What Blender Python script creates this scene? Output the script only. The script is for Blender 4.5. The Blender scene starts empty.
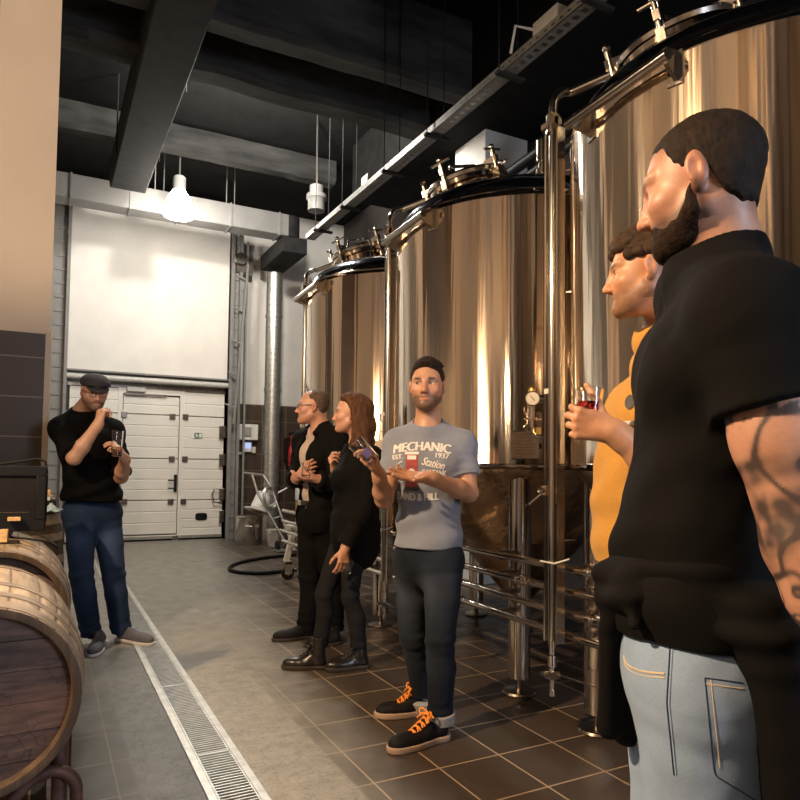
import bpy, math, random
import numpy as np
from mathutils import Vector, Matrix
random.seed(7); rng = np.random.default_rng(7)
scn = bpy.context.scene
col = scn.collection
PI = math.pi

# ------------------------------------------------------------------ camera
F_PX, CX, CY = 676.33, 400.0, 434.8
YAW, PITCH, ROLL, CAMH = 0.4832, 0.0459, 0.0121, 1.25
def cam_axes():
    cy, sy, cp, sp, cr, sr = math.cos(YAW), math.sin(YAW), math.cos(PITCH), math.sin(PITCH), math.cos(ROLL), math.sin(ROLL)
    f = np.array([sy*cp, cy*cp, sp]); r0 = np.array([cy, -sy, 0.0]); u0 = np.cross(r0, f)
    return cr*r0+sr*u0, -sr*r0+cr*u0, f
CR, CU, CF = cam_axes()
CAM = np.array([0, 0, CAMH])
RV = np.array([math.cos(YAW), -math.sin(YAW), 0]); FV = np.array([math.sin(YAW), math.cos(YAW), 0])
def ray(x, y): return CR*(x-CX)/F_PX - CU*(y-CY)/F_PX + CF
def at(x, y, d): return CAM + ray(x, y)*d               # survey: a sight line and a distance give a point
def gz(x, y, z=0.0):
    d = ray(x, y); return CAM + d*(z-CAMH)/d[2]
def hd(a, b):                                            # level heading: a to the right, b away
    v = RV*a + FV*b; return v/np.linalg.norm(v)
cd = bpy.data.cameras.new('camera'); co = bpy.data.objects.new('camera', cd); col.objects.link(co)
m = Matrix.Identity(4)
for i in range(3):
    m[i][0], m[i][1], m[i][2] = CR[i], CU[i], -CF[i]
m.translation = Vector(CAM); co.matrix_world = m
cd.sensor_fit = 'HORIZONTAL'; cd.sensor_width = 36; cd.lens = 36*F_PX/800
cd.shift_x = 0; cd.shift_y = (CY-400)/800; cd.clip_start = 0.05
scn.camera = co

# ------------------------------------------------------------------ materials
MATS = {}
class NT:
    def __init__(s, name):
        s.m = bpy.data.materials.new(name); s.m.use_nodes = True; s.t = s.m.node_tree; s.n = s.t.nodes
        s.b = s.n['Principled BSDF']; s._co = None
    def node(s, kind, **kw):
        o = s.n.new(kind)
        for k, v in kw.items():
            if k in o.inputs.keys(): o.inputs[k].default_value = v
            else: setattr(o, k, v)
        return o
    def link(s, a, b): s.t.links.new(a, b)
    def co(s, kind='Object', scale=(1, 1, 1)):
        tc = s.node('ShaderNodeTexCoord'); mp = s.node('ShaderNodeMapping'); mp.inputs['Scale'].default_value = scale
        s.link(tc.outputs[kind], mp.inputs['Vector']); return mp.outputs[0]
    def noise(s, scale, detail=4, vec=None, rough=.55):
        o = s.node('ShaderNodeTexNoise'); o.inputs['Scale'].default_value = scale; o.inputs['Detail'].default_value = detail
        o.inputs['Roughness'].default_value = rough
        if vec is not None: s.link(vec, o.inputs['Vector'])
        return o.outputs['Fac']
    def ramp(s, fac, stops):
        o = s.node('ShaderNodeValToRGB'); e = o.color_ramp.elements
        while len(e) < len(stops): e.new(0.5)
        for i, (p, c) in enumerate(stops):
            e[i].position = p; e[i].color = (*c, 1) if len(c) == 3 else c
        s.link(fac, o.inputs[0]); return o.outputs[0]
    def mix(s, fac, a, b, mode='MIX'):
        o = s.node('ShaderNodeMix'); o.data_type = 'RGBA'; o.blend_type = mode
        for v, i in ((fac, 0), (a, 6), (b, 7)):
            if hasattr(v, 'is_output'): s.link(v, o.inputs[i])
            elif i == 0: o.inputs[0].default_value = v
            else: o.inputs[i].default_value = (*v, 1)
        return o.outputs[2]
    def bump(s, h, strength=.3, dist=.01):
        o = s.node('ShaderNodeBump'); o.inputs['Strength'].default_value = strength; o.inputs['Distance'].default_value = dist
        s.link(h, o.inputs['Height']); s.link(o.outputs[0], s.b.inputs['Normal']); return o
    def base(s, v):
        if hasattr(v, 'is_output'): s.link(v, s.b.inputs['Base Color'])
        else: s.b.inputs['Base Color'].default_value = (*v, 1)
    def set(s, **kw):
        for k, v in kw.items():
            k = k.replace('_', ' ')
            if hasattr(v, 'is_output'): s.link(v, s.b.inputs[k])
            else: s.b.inputs[k].default_value = v
        return s
def mat(name, c, rough=.5, metal=0.0, var=.12, scale=12, bump=0.0, bs=60, stretch=(1, 1, 1), spec=.5):
    t = NT(name); v = t.co(scale=stretch); n = t.noise(scale, 5, v)
    lo = tuple(x*(1-var) for x in c); hi = tuple(min(1, x*(1+var)) for x in c)
    t.base(t.ramp(n, [(.3, lo), (.7, hi)])); t.set(Roughness=rough, Metallic=metal, Specular_IOR_Level=spec)
    if bump: t.bump(t.noise(bs, 4, v), bump, .004)
    MATS[name] = t.m; return t.m
def steel(name, c, rough, wav=.02, sc=(5, 5, .25)):
    t = NT(name); v = t.co(scale=sc); n = t.noise(1.6, 3, v); fine = t.noise(70, 2, t.co(scale=(4, 4, .05)))
    t.base(t.ramp(n, [(.3, tuple(x*.9 for x in c)), (.7, c)])); t.set(Metallic=1.0)
    t.set(Roughness=t.ramp(fine, [(.3, (rough*.8,)*3), (.75, (rough*1.25,)*3)]))
    if wav: t.bump(n, .6, wav)
    MATS[name] = t.m; return t.m

mat('wall_white', (.72, .69, .64), .85, var=.06, scale=2.5, bump=.1, bs=30)
mat('wall_tan', (.62, .50, .38), .85, var=.05, scale=1.5, bump=.15, bs=25)
mat('wall_dark', (.055, .045, .04), .85, var=.3, scale=3)
mat('black_paint', (.008, .0078, .0075), .9, spec=.15, var=.3, scale=6, bump=.4, bs=20)
mat('joist_paint', (.042, .041, .039), .85, spec=.2, var=.6, scale=5, bump=.9, bs=14, stretch=(.25, 1, 1))
mat('duct_dark', (.02, .0195, .019), .8, 0, spec=.2, var=.35, scale=6, bump=.1)
mat('duct_grey', (.21, .205, .195), .65, .1, var=.1, scale=4)
mat('galv', (.55, .54, .5), .38, .9, var=.18, scale=16)
mat('door_white', (.74, .71, .65), .5, var=.03, scale=4)
mat('white_plastic', (.78, .76, .72), .45, var=.04)
mat('white_paint_metal', (.5, .49, .46), .4, var=.08)
mat('can_grey', (.17, .165, .155), .5)
mat('tray_steel', (.22, .215, .2), .5, .4, var=.2, scale=16)
mat('black_plastic', (.008, .008, .009), .45, var=.2, spec=.25)
mat('black_rubber', (.008, .0078, .0078), .7, var=.3, spec=.2)
mat('green_sign', (.0, .16, .09), .5, var=.05)
mat('red_plastic', (.5, .03, .03), .45)
mat('grey_plastic', (.3, .3, .3), .5)
mat('brown_plastic', (.42, .25, .12), .5)
mat('rust_steel', (.10, .055, .045), .6, .5, var=.5, scale=20, bump=.4, bs=40)
mat('hoop_steel', (.26, .205, .15), .6, .25, var=.35, scale=14, bump=.2)
mat('cork', (.55, .36, .17), .8, var=.25, scale=60, bump=.3)
mat('paper', (.7, .66, .58), .8)
mat('cloth_blue', (.32, .45, .5), .9, bump=.3)
mat('cardboard', (.45, .33, .2), .8)
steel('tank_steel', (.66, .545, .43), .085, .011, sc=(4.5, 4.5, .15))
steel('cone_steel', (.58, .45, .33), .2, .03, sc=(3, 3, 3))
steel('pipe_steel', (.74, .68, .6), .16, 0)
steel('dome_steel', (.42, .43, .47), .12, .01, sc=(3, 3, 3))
steel('dark_steel', (.3, .26, .23), .3, 0)
steel('pot_steel', (.6, .56, .5), .22, 0)

def glass_mat(name, tint=(1, 1, 1), rough=.02):
    t = NT(name); t.base(tint); t.set(Roughness=rough, IOR=1.45, Transmission_Weight=1.0); MATS[name] = t.m
    return t.m
glass_mat('glass'); glass_mat('beer_red', (.5, .03, .03)); glass_mat('beer_pale', (.85, .6, .3))
def emit(name, c, s):
    t = NT(name); t.base(c); t.set(Emission_Color=(*c, 1), Emission_Strength=s); MATS[name] = t.m
emit('lamp_glow', (1, .93, .82), 26)
emit('screen_blue', (.35, .45, .8), .6)
emit('warm_glow', (1, .72, .42), 10)

def tile_wall(name, c, grout, sx, sz, axis='X'):
    t = NT(name); tc = t.node('ShaderNodeTexCoord'); sp = t.node('ShaderNodeSeparateXYZ'); t.link(tc.outputs['Object'], sp.inputs[0])
    cb = t.node('ShaderNodeCombineXYZ'); t.link(sp.outputs[axis], cb.inputs[0]); t.link(sp.outputs['Z'], cb.inputs[1])
    br = t.node('ShaderNodeTexBrick', offset=0.0); t.link(cb.outputs[0], br.inputs['Vector'])
    for k, v in (('Scale', 1), ('Mortar Size', .005), ('Brick Width', sx), ('Row Height', sz), ('Mortar Smooth', .1), ('Bias', 0)): br.inputs[k].default_value = v
    br.inputs['Color1'].default_value = (*c, 1); br.inputs['Color2'].default_value = (*[x*1.15 for x in c], 1); br.inputs['Mortar'].default_value = (*grout, 1)
    n = t.noise(5, 4, tc.outputs['Object'])
    t.base(t.mix(.25, br.outputs[0], t.ramp(n, [(.3, c), (.7, tuple(x*1.4 for x in c))]), 'MIX')); t.set(Roughness=.42)
    MATS[name] = t.m
tile_wall('wall_tile', (.056, .037, .026), (.26, .19, .13), .42, .285)
tile_wall('wall_tile_y', (.085, .062, .047), (.3, .22, .14), .42, .285, 'Y')

def floor_mat():
    t = NT('floor_tile'); tc = t.node('ShaderNodeTexCoord'); mp = t.node('ShaderNodeMapping')
    mp.inputs['Location'].default_value = (-.29, -.16, 0); t.link(tc.outputs['Object'], mp.inputs['Vector'])
    br = t.node('ShaderNodeTexBrick', offset=0.0); t.link(mp.outputs[0], br.inputs['Vector'])
    for k, v in (('Scale', 1), ('Mortar Size', .0045), ('Brick Width', .3), ('Row Height', .3275), ('Mortar Smooth', .2), ('Bias', 0)): br.inputs[k].default_value = v
    br.inputs['Color1'].default_value = (.038, .028, .022, 1); br.inputs['Color2'].default_value = (.058, .043, .034, 1); br.inputs['Mortar'].default_value = (.42, .31, .2, 1)
    g = tc.outputs['Object']
    grain = t.noise(180, 3, g)
    c = t.mix(.25, br.outputs[0], t.ramp(grain, [(.3, (.03, .024, .02)), (.7, (.1, .078, .06))]))
    # dust film of the lane beside the drain, ragged-edged, its brighter light painted in
    sp = t.node('ShaderNodeSeparateXYZ'); t.link(g, sp.inputs[0])
    nz = t.noise(2.2, 5, g); nz2 = t.noise(9, 5, g)
    def math_(op, a, b, clamp=False):
        o = t.node('ShaderNodeMath', operation=op, use_clamp=clamp)
        for v, i in ((a, 0), (b, 1)):
            if hasattr(v, 'is_output'): t.link(v, o.inputs[i])
            else: o.inputs[i].default_value = v
        return o.outputs[0]
    dx = math_('ABSOLUTE', math_('SUBTRACT', sp.outputs[0], .74), 0)
    far = math_('MULTIPLY', math_('SUBTRACT', sp.outputs[1], 3.2), .16)
    wob = math_('MULTIPLY', math_('SUBTRACT', nz, .5), .5)
    film = math_('ADD', math_('ADD', math_('SUBTRACT', .78, dx), far), wob)
    film = math_('MULTIPLY', film, 2.0, True)
    film = math_('MULTIPLY', film, .82)
    dust_and_light = t.ramp(nz2, [(.3, (.20, .19, .16)), (.7, (.30, .285, .245))])
    c = t.mix(film, c, dust_and_light)
    # worn concrete screed along the channel
    slab = math_('MULTIPLY', math_('SUBTRACT', .385, dx), 60, True)
    sl2 = math_('MULTIPLY', math_('SUBTRACT', 4.6, math_('ADD', sp.outputs[1], math_('MULTIPLY', nz, .3))), 6, True)
    slab = math_('MULTIPLY', slab, sl2)
    conc = t.ramp(t.noise(14, 8, g, .7), [(.3, (.17, .163, .138)), (.5, (.26, .25, .215)), (.72, (.32, .31, .27))])
    spots = t.ramp(t.noise(60, 6, g, .7), [(.35, (.35, .33, .3)), (.5, (1, 1, 1))])
    conc = t.mix(.55, conc, spots, 'MULTIPLY')
    c = t.mix(slab, c, conc)
    t.base(c)
    t.set(Roughness=t.ramp(t.noise(6, 4, g), [(.3, (.3,)*3), (.7, (.5,)*3)]))
    t.set(Specular_IOR_Level=.32)
    h = t.mix(slab, br.outputs[1], t.noise(90, 5, g)); b = t.bump(h, .25, .004); b.invert = True
    MATS['floor_tile'] = t.m
floor_mat()

def wood_mat(name, c1, c2, c3, axis=1, grain=(14, 1, 14)):
    t = NT(name); v = t.co(scale=grain); n = t.noise(3, 6, v, .6); n2 = t.noise(1.2, 4, t.co(scale=(3, 3, 3)))
    c = t.ramp(n, [(.28, c1), (.5, c2), (.72, c3)])
    c = t.mix(t.ramp(n2, [(.4, (0, 0, 0)), (.75, (.75,)*3)]), c, tuple(x*.35 for x in c1))
    if name == 'barrel_head':
        q = t.node('ShaderNodeSeparateXYZ'); t.link(t.node('ShaderNodeTexCoord').outputs['Object'], q.inputs[0])
        wn = t.node('ShaderNodeTexWhiteNoise', noise_dimensions='1D'); mm = t.node('ShaderNodeMath', operation='MULTIPLY'); mm.inputs[1].default_value = 10.5; t.link(q.outputs[2], mm.inputs[0])
        fl = t.node('ShaderNodeMath', operation='FLOOR'); t.link(mm.outputs[0], fl.inputs[0]); t.link(fl.outputs[0], wn.inputs['W'])
        c = t.mix(.6, c, t.ramp(wn.outputs['Value'], [(0, (.35, .3, .3)), (1, (1.0, .9, .82))]), 'MULTIPLY')
        vo = t.node('ShaderNodeTexVoronoi', feature='DISTANCE_TO_EDGE'); vo.inputs['Scale'].default_value = 26; t.link(t.co(), vo.inputs['Vector'])
        big = t.ramp(t.noise(5, 4, t.co()), [(.45, (0, 0, 0)), (.62, (1, 1, 1))])
        c = t.mix(t.mix(1.0, t.ramp(vo.outputs['Distance'], [(.0, (.8,)*3), (.06, (0, 0, 0))]), big, 'MULTIPLY'), c, (.012, .009, .009))
    sp = t.node('ShaderNodeAttribute', attribute_name='stave')
    c = t.mix(t.ramp(sp.outputs['Fac'], [(0, (0, 0, 0)), (1, (.6,)*3)]), c, (.03, .02, .013))
    t.base(c); t.set(Roughness=.62); t.bump(n, .35, .004); MATS[name] = t.m
wood_mat('barrel_oak', (.24, .17, .105), (.46, .36, .24), (.64, .53, .38))
wood_mat('barrel_head', (.06, .034, .028), (.15, .09, .072), (.27, .175, .14), grain=(1.5, 14, 14))
wood_mat('barrel_dark', (.03, .02, .012), (.065, .04, .022), (.11, .07, .04), grain=(14, 14, 1))

def skin_mat():
    t = NT('skin'); a = t.node('ShaderNodeAttribute', attribute_name='Col'); n = t.noise(140, 3, t.co())
    c = t.mix(.25, a.outputs['Color'], t.ramp(n, [(.3, (.62, .55, .5)), (.7, (1, 1, 1))]), 'MULTIPLY')
    t.base(c); t.set(Roughness=.48, Subsurface_Weight=.06, Subsurface_Scale=.01); t.b.inputs['Subsurface Radius'].default_value = (1, .35, .2)
    t.bump(n, .08, .002); MATS['skin'] = t.m
    t = NT('painted'); a = t.node('ShaderNodeAttribute', attribute_name='Col'); t.base(a.outputs['Color']); t.set(Roughness=.2); MATS['eye'] = t.m
skin_mat()
def cloth(name, c, rough=.85, var=.15, wscale=300, sheen=.1, fade=0.0):
    t = NT(name); v = t.co(); n = t.noise(7, 5, v); w = t.noise(wscale, 2, v)
    cc = t.ramp(n, [(.3, tuple(x*(1-var) for x in c)), (.7, tuple(x*(1+var) for x in c))])
    cc = t.mix(.35, cc, t.ramp(w, [(.35, (.55,)*3), (.65, (1, 1, 1))]), 'MULTIPLY')
    if fade:
        at_ = t.node('ShaderNodeAttribute', attribute_name='wear')
        cc = t.mix(at_.outputs['Fac'], cc, tuple(min(1, x*fade+.03) for x in c))
    t.base(cc); t.set(Roughness=rough, Sheen_Weight=sheen, Specular_IOR_Level=.12); t.bump(t.mix(.5, n, w), .25, .003); MATS[name] = t.m
cloth('tee_black', (.0042, .004, .0041), sheen=0); cloth('tee_grey', (.205, .228, .285), var=.1); cloth('tee_yellow', (.52, .27, .06), var=.08)
cloth('knit_black', (.0042, .004, .0041), sheen=0); cloth('shirt_pinkgrey', (.5, .41, .38)); cloth('pants_black', (.0042, .004, .0041), sheen=0)
cloth('pants_charcoal', (.014, .014, .015), sheen=0); cloth('jeans_dark', (.0085, .012, .019), fade=6, sheen=.02); cloth('jeans_navy', (.02, .036, .078), fade=4.2, sheen=.03)
cloth('jeans_light', (.23, .32, .47), var=.14, fade=1.5, wscale=500); cloth('jeans_cuff', (.27, .26, .25)); cloth('cap_tweed', (.04, .039, .046), wscale=160, var=.3)
cloth('jacket_black', (.0042, .004, .0041), sheen=0)
mat('shoe_black', (.006, .0055, .0055), .7, spec=.2, var=.3, bump=.15, bs=120)
mat('boot_leather', (.014, .012, .011), .3, var=.3, bump=.1)
mat('shoe_grey', (.10, .10, .115), .8, var=.2, bump=.2, bs=150)
mat('sole_tan', (.36, .25, .18), .7, var=.15); mat('sole_white', (.62, .6, .58), .6); mat('sole_dark', (.03, .022, .018), .6)
mat('lace_orange', (.85, .28, .03), .7, var=.1); mat('lace_dark', (.02, .02, .02), .7)
mat('hair_dark', (.016, .010, .007), .75, spec=.18, var=.4, scale=80, bump=.6, bs=160, stretch=(1, 1, .5))
mat('hair_brown', (.045, .026, .015), .75, spec=.18, var=.4, scale=60, bump=.6, bs=160)
mat('hair_auburn', (.075, .033, .016), .75, spec=.18, var=.5, scale=30, bump=.8, bs=70, stretch=(3, 3, .35))
mat('hair_greying', (.085, .06, .045), .75, spec=.18, var=.5, scale=80, bump=.5, bs=150)
mat('beard_dark', (.02, .011, .007), .8, spec=.15, var=.4, scale=80, bump=.6, bs=180)
mat('frame_black', (.01, .01, .01), .3); mat('print_white', (.7, .68, .66), .8, var=.06, scale=60); mat('print_red', (.34, .06, .06), .8, var=.15, scale=50); mat('print_dark', (.07, .065, .075), .8)
mat('brass', (.6, .42, .15), .35, .9); mat('sticker_blue', (.13, .10, .26), .5); mat('thread_tan', (.45, .38, .28), .7)
mat('plate_engraved', (.38, .33, .28), .35, .9, var=.15, scale=40)
mat('dial_white', (.75, .72, .66), .4)

# ------------------------------------------------------------------ mesh builder
class MB:
    def __init__(s): s.v = []; s.f = []; s.sm = []
    def add(s, vs, fs, smooth=True):
        o = len(s.v); s.v += [tuple(map(float, p)) for p in vs]; s.f += [tuple(i+o for i in f) for f in fs]; s.sm += [smooth]*len(fs); return s
    def box(s, lo, hi):
        (a, b, c), (d, e, f) = lo, hi
        return s.add([(a, b, c), (d, b, c), (d, e, c), (a, e, c), (a, b, f), (d, b, f), (d, e, f), (a, e, f)],
                     [(3, 2, 1, 0), (4, 5, 6, 7), (0, 1, 5, 4), (1, 2, 6, 5), (2, 3, 7, 6), (3, 0, 4, 7)], False)
    def obox(s, c, half, X, Y, Z=None):
        X, Y = np.array(X, float), np.array(Y, float); X /= np.linalg.norm(X); Y = Y-X*(X@Y); Y /= np.linalg.norm(Y); Z = np.cross(X, Y); c = np.array(c, float)
        vs = [c+X*half[0]*i+Y*half[1]*j+Z*half[2]*k for k in (-1, 1) for i, j in ((-1, -1), (1, -1), (1, 1), (-1, 1))]
        return s.add(vs, [(3, 2, 1, 0), (4, 5, 6, 7), (0, 1, 5, 4), (1, 2, 6, 5), (2, 3, 7, 6), (3, 0, 4, 7)], False)
    def bar(s, a, b, w, h, up=(0, 0, 1)):
        a, b = np.array(a, float), np.array(b, float); d = b-a; L = np.linalg.norm(d)
        u = np.array(up, float)
        if abs(d@u)/L > .98: u = np.array([1., 0, 0])
        return s.obox((a+b)/2, (L/2, w/2, h/2), d, np.cross(u, d))
    def tube(s, pts, r, n=14, caps=True):
        P = [np.array(p, float) for p in pts]; R = r if hasattr(r, '__len__') else [r]*len(P)
        vs = []; prev = None
        for i, p in enumerate(P):
            t = P[min(i+1, len(P)-1)]-P[max(i-1, 0)]; t = t/np.linalg.norm(t)
            if prev is None:
                u = np.array([0, 0, 1.]) if abs(t[2]) < .9 else np.array([1., 0, 0])
            else: u = prev
            u = u-t*(u@t); u /= np.linalg.norm(u); w = np.cross(t, u); prev = u
            vs += [p+R[i]*(math.cos(2*PI*k/n)*u+math.sin(2*PI*k/n)*w) for k in range(n)]
        fs = [(i*n+k, i*n+(k+1) % n, (i+1)*n+(k+1) % n, (i+1)*n+k) for i in range(len(P)-1) for k in range(n)]
        s.add(vs, fs, True)
        if caps:
            for base, rev in ((0, True), ((len(P)-1)*n, False)):
                q = [s.v[len(s.v)-len(vs)+base+k] for k in range(n)]
                s.cap(q[::-1] if rev else q)
        return s
    def cap(s, q): o = len(s.v); s.v += q; s.f.append(tuple(range(o, o+len(q)))); s.sm.append(False)
    def cyl(s, a, b, r, n=20, r2=None): return s.tube([a, b], [r, r if r2 is None else r2], n)
    def lathe(s, prof, n=48, c=(0, 0, 0), axis=(0, 0, 1), a0=0, a1=2*PI):
        Z = np.array(axis, float); Z /= np.linalg.norm(Z); X = np.array([1., 0, 0]) if abs(Z[0]) < .9 else np.array([0, 1., 0]); X = X-Z*(X@Z); X /= np.linalg.norm(X); Y = np.cross(Z, X); c = np.array(c, float)
        full = abs(a1-a0-2*PI) < 1e-6; m_ = n if full else n+1
        vs = [c+Z*z+r*(math.cos(a0+(a1-a0)*k/n)*X+math.sin(a0+(a1-a0)*k/n)*Y) for r, z in prof for k in range(m_)]
        fs = [(i*m_+k, i*m_+(k+1) % m_, (i+1)*m_+(k+1) % m_, (i+1)*m_+k) for i in range(len(prof)-1) for k in range(n)]
        return s.add(vs, fs, True)
    def prism(s, poly, vec):
        vec = np.array(vec, float); P = [np.array(p, float) for p in poly]; n = len(P)
        vs = P+[p+vec for p in P]
        return s.add(vs, [tuple(range(n))[::-1], tuple(range(n, 2*n))]+[(i, (i+1) % n, n+(i+1) % n, n+i) for i in range(n)], False)
    def sphere(s, c, r, n=16, m_=10, rad=(1, 1, 1)):
        c = np.array(c, float); vs = []
        for j in range(m_+1):
            th = PI*j/m_
            for k in range(n): vs.append(c+r*np.array([math.sin(th)*math.cos(2*PI*k/n)*rad[0], math.sin(th)*math.sin(2*PI*k/n)*rad[1], math.cos(th)*rad[2]]))
        return s.add(vs, [(j*n+k, (j+1)*n+k, (j+1)*n+(k+1) % n, j*n+(k+1) % n) for j in range(m_) for k in range(n)], True)
    def build(s, name, mt, parent=None, loc=None, bevel=0, subsurf=0, sharp=40):
        me = bpy.data.meshes.new(name); w = np.array(WORLD[parent.name] if parent else (loc if loc is not None else (0, 0, 0)), float)
        me.from_pydata([tuple(np.array(p)-w) for p in s.v], [], s.f); me.polygons.foreach_set('use_smooth', s.sm)
        return finish(name, me, mt, parent, w, bevel, subsurf, sharp)
WORLD = {}
def finish(name, me, mt, parent, w, bevel=0, subsurf=0, sharp=40):
    import bmesh
    if sharp is not None:
        bm = bmesh.new(); bm.from_mesh(me); bmesh.ops.remove_doubles(bm, verts=bm.verts, dist=1e-6); bmesh.ops.recalc_face_normals(bm, faces=bm.faces); bm.to_mesh(me); bm.free()
        me.set_sharp_from_angle(angle=math.radians(sharp))
    o = bpy.data.objects.new(name, me); col.objects.link(o); me.materials.append(MATS[mt])
    WORLD[o.name] = tuple(w)
    if parent: o.parent = parent
    else: o.location = Vector(w)
    if bevel:
        b = o.modifiers.new('bevel', 'BEVEL'); b.width = bevel; b.segments = 2; b.limit_method = 'ANGLE'; b.harden_normals = False
    if subsurf:
        b = o.modifiers.new('sub', 'SUBSURF'); b.levels = subsurf; b.render_levels = subsurf
    return o
def tag(o, label=None, cat=None, group=None, kind=None):
    for k, v in (('label', label), ('category', cat), ('group', group), ('kind', kind)):
        if v: o[k] = v
    return o
def thing(name, label, cat, loc=(0, 0, 0), group=None):
    o = bpy.data.objects.new(name, None); col.objects.link(o); o.location = Vector(loc); o.empty_display_size = .1; WORLD[o.name] = tuple(loc)
    return tag(o, label, cat, group)
def copy_tree(o, loc=None, parent=None):
    c = o.copy(); col.objects.link(c)
    if parent: c.parent = parent
    if loc is not None: c.location = Vector(loc)
    WORLD[c.name] = tuple(loc) if loc is not None else WORLD[o.name]
    for ch in list(o.children): copy_tree(ch, None, c)
    return c
def struct(o): o['kind'] = 'structure'; return o
def arc(c, r, u, w, a0, a1, n=8):
    c, u, w = np.array(c, float), np.array(u, float), np.array(w, float)
    return [c+r*(math.cos(a0+(a1-a0)*i/n)*u+math.sin(a0+(a1-a0)*i/n)*w) for i in range(n+1)]
def mesh_from_text(txt, size, bold=0.0, shear=0.0, res=3):
    cu = bpy.data.curves.new('text', 'FONT'); cu.body = txt; cu.size = size; cu.offset = bold; cu.shear = shear; cu.align_x = 'CENTER'; cu.align_y = 'CENTER'; cu.resolution_u = res
    o = bpy.data.objects.new('text', cu); col.objects.link(o); dg = bpy.context.evaluated_depsgraph_get()
    me = bpy.data.meshes.new_from_object(o.evaluated_get(dg)); v = np.array([p.co[:] for p in me.vertices]); f = [tuple(p.vertices) for p in me.polygons]
    import bmesh
    bm = bmesh.new(); bm.from_mesh(me); bmesh.ops.triangulate(bm, faces=bm.faces)
    for _ in range(2):
        L = [e for e in bm.edges if e.calc_length() > .16*size]
        if L: bmesh.ops.subdivide_edges(bm, edges=L, cuts=1); bmesh.ops.triangulate(bm, faces=bm.faces)
    bm.verts.index_update(); v = np.array([p.co[:] for p in bm.verts]); f = [tuple(q.index for q in p.verts) for p in bm.faces]; bm.free()
    bpy.data.objects.remove(o); bpy.data.curves.remove(cu); bpy.data.meshes.remove(me)
    return v, f
def gy(x, y, Y): d = ray(x, y); return CAM + d*Y/d[1]
def gx(x, y, X): d = ray(x, y); return CAM + d*X/d[0]
# ================================================================== THE ROOM
XL, XR, YB, YF, ZC = -3.4, 4.85, -4.2, 11.62, 5.75
DX0, DX1 = .61, .757
struct(MB().box((XL-.2, YB-.2, -.2), (DX0, YF+.2, 0)).box((DX1, YB-.2, -.2), (XR+.2, YF+.2, 0)).box((DX0, YB-.2, -.2), (DX1, .5, 0)).box((DX0, 11.3, -.2), (DX1, YF+.2, 0)).build('floor', 'floor_tile'))
struct(MB().box((XL-.2, YB-.2, ZC), (XR+.2, YF+.2, ZC+.2)).build('ceiling', 'black_paint'))
struct(MB().box((XL-.2, YB-.2, 0), (XL, YF+.2, ZC)).build('wall_left', 'wall_tan'))
struct(MB().box((XR, YB-.2, 0), (XR+.2, YF+.2, ZC)).build('wall_right', 'wall_dark'))
struct(MB().box((XL, YB-.2, 0), (XR, YB, ZC)).build('wall_front', 'wall_tan'))
struct(MB().box((XL, YF, 0), (XR, YF+.2, ZC)).build('wall_back', 'wall_white'))
struct(MB().box((2.86, YF-.03, 0), (XR, YF, 2.29)).build('wall_back_tiling', 'wall_tile'))
# tiled column on the left, painted above
c = struct(MB().box((-.385, 5.5, 2.17), (.008, 5.95, ZC)).build('trim_1', 'wall_tan')); c.name = 'wall_column_paint'
c = struct(MB().box((-.40, 5.485, 0), (-.022, 5.96, 2.17)).build('wall_column_tiling', 'wall_tile'))
c = struct(MB().box((-.022, 5.485, 0), (.02, 5.96, 2.19)).build('trim_2', 'wall_tan', bevel=.004))
# white concrete column behind the tanks
c = struct(MB().box((4.16, 6.0, 0), (4.74, 6.62, 5.0)).build('wall_column_white', 'wall_white', bevel=.01))
# downstand beams
struct(MB().box((3.7, 2.2, 4.95), (4.8, 8.6, ZC)).build('ceiling_beam_right', 'black_paint', bevel=.02))
for i, (y, w, z) in enumerate(((3.9, .3, 5.1), (5.75, .3, 4.98), (6.55, .34, 4.98), (9.35, .3, 5.42))):
    b = MB(); n = 40
    # rough timber: uneven soffit
    xs = np.linspace(XL+.01, 3.69, n); rr = np.random.default_rng(i)
    zz = z+np.cumsum(rr.normal(0, .010, n))*.6; yy = y+np.cumsum(rr.normal(0, .012, n))*.5
    vs = []; fs = []
    for k in range(n):
        for dy, dz in ((-w/2, .05), (-w/2+.05, 0), (w/2-.05, .01), (w/2, .06)): vs.append((xs[k], yy[k]+dy, zz[k]+dz))
        vs += [(xs[k], yy[k]+w/2, ZC), (xs[k], yy[k]-w/2, ZC)]
    for k in range(n-1):
        for j in range(6): fs.append((k*6+j, k*6+(j+1) % 6, (k+1)*6+(j+1) % 6, (k+1)*6+j))
    fs += [tuple(range(6)), tuple(range((n-1)*6, n*6))]
    b.add(vs, fs, False); struct(b.build('ceiling_joist', 'joist_paint', sharp=None))

# ---------------- garage door (sectional, with a wicket door) in the back wall
YD = 11.5
door = thing('door_1', None, None, (1.47, YD, 0)); struct(door)
def px(x, y=459): return gy(x, y, YD)
xw0, xw1 = px(121)[0], px(178.5)[0]
seams = [0.03, .645, 1.318, 2.026, 2.43]
def ribbed(x0, x1, z0, z1, y):
    b = MB(); n = max(1, round((z1-z0)/.165)); h = (z1-z0)/n
    poly = []
    for k in range(n):
        a = z0+k*h; poly += [(x0, y, a+.004), (x0, y-.008, a+.012), (x0, y-.008, a+h-.012), (x0, y, a+h-.004)]
    poly += [(x0, y+.05, z1), (x0, y+.05, z0)]
    return b.prism(poly, (x1-x0, 0, 0))
b = MB()
for z0, z1 in zip(seams[:-1], seams[1:]):
    for x0, x1 in ((.31, xw0-.07), (xw1+.07, 2.665)):
        q = ribbed(x0, x1, z0+.003, z1-.003, YD); b.add(q.v, q.f, False)
b.build('panel', 'door_white', door)
b = MB()
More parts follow.
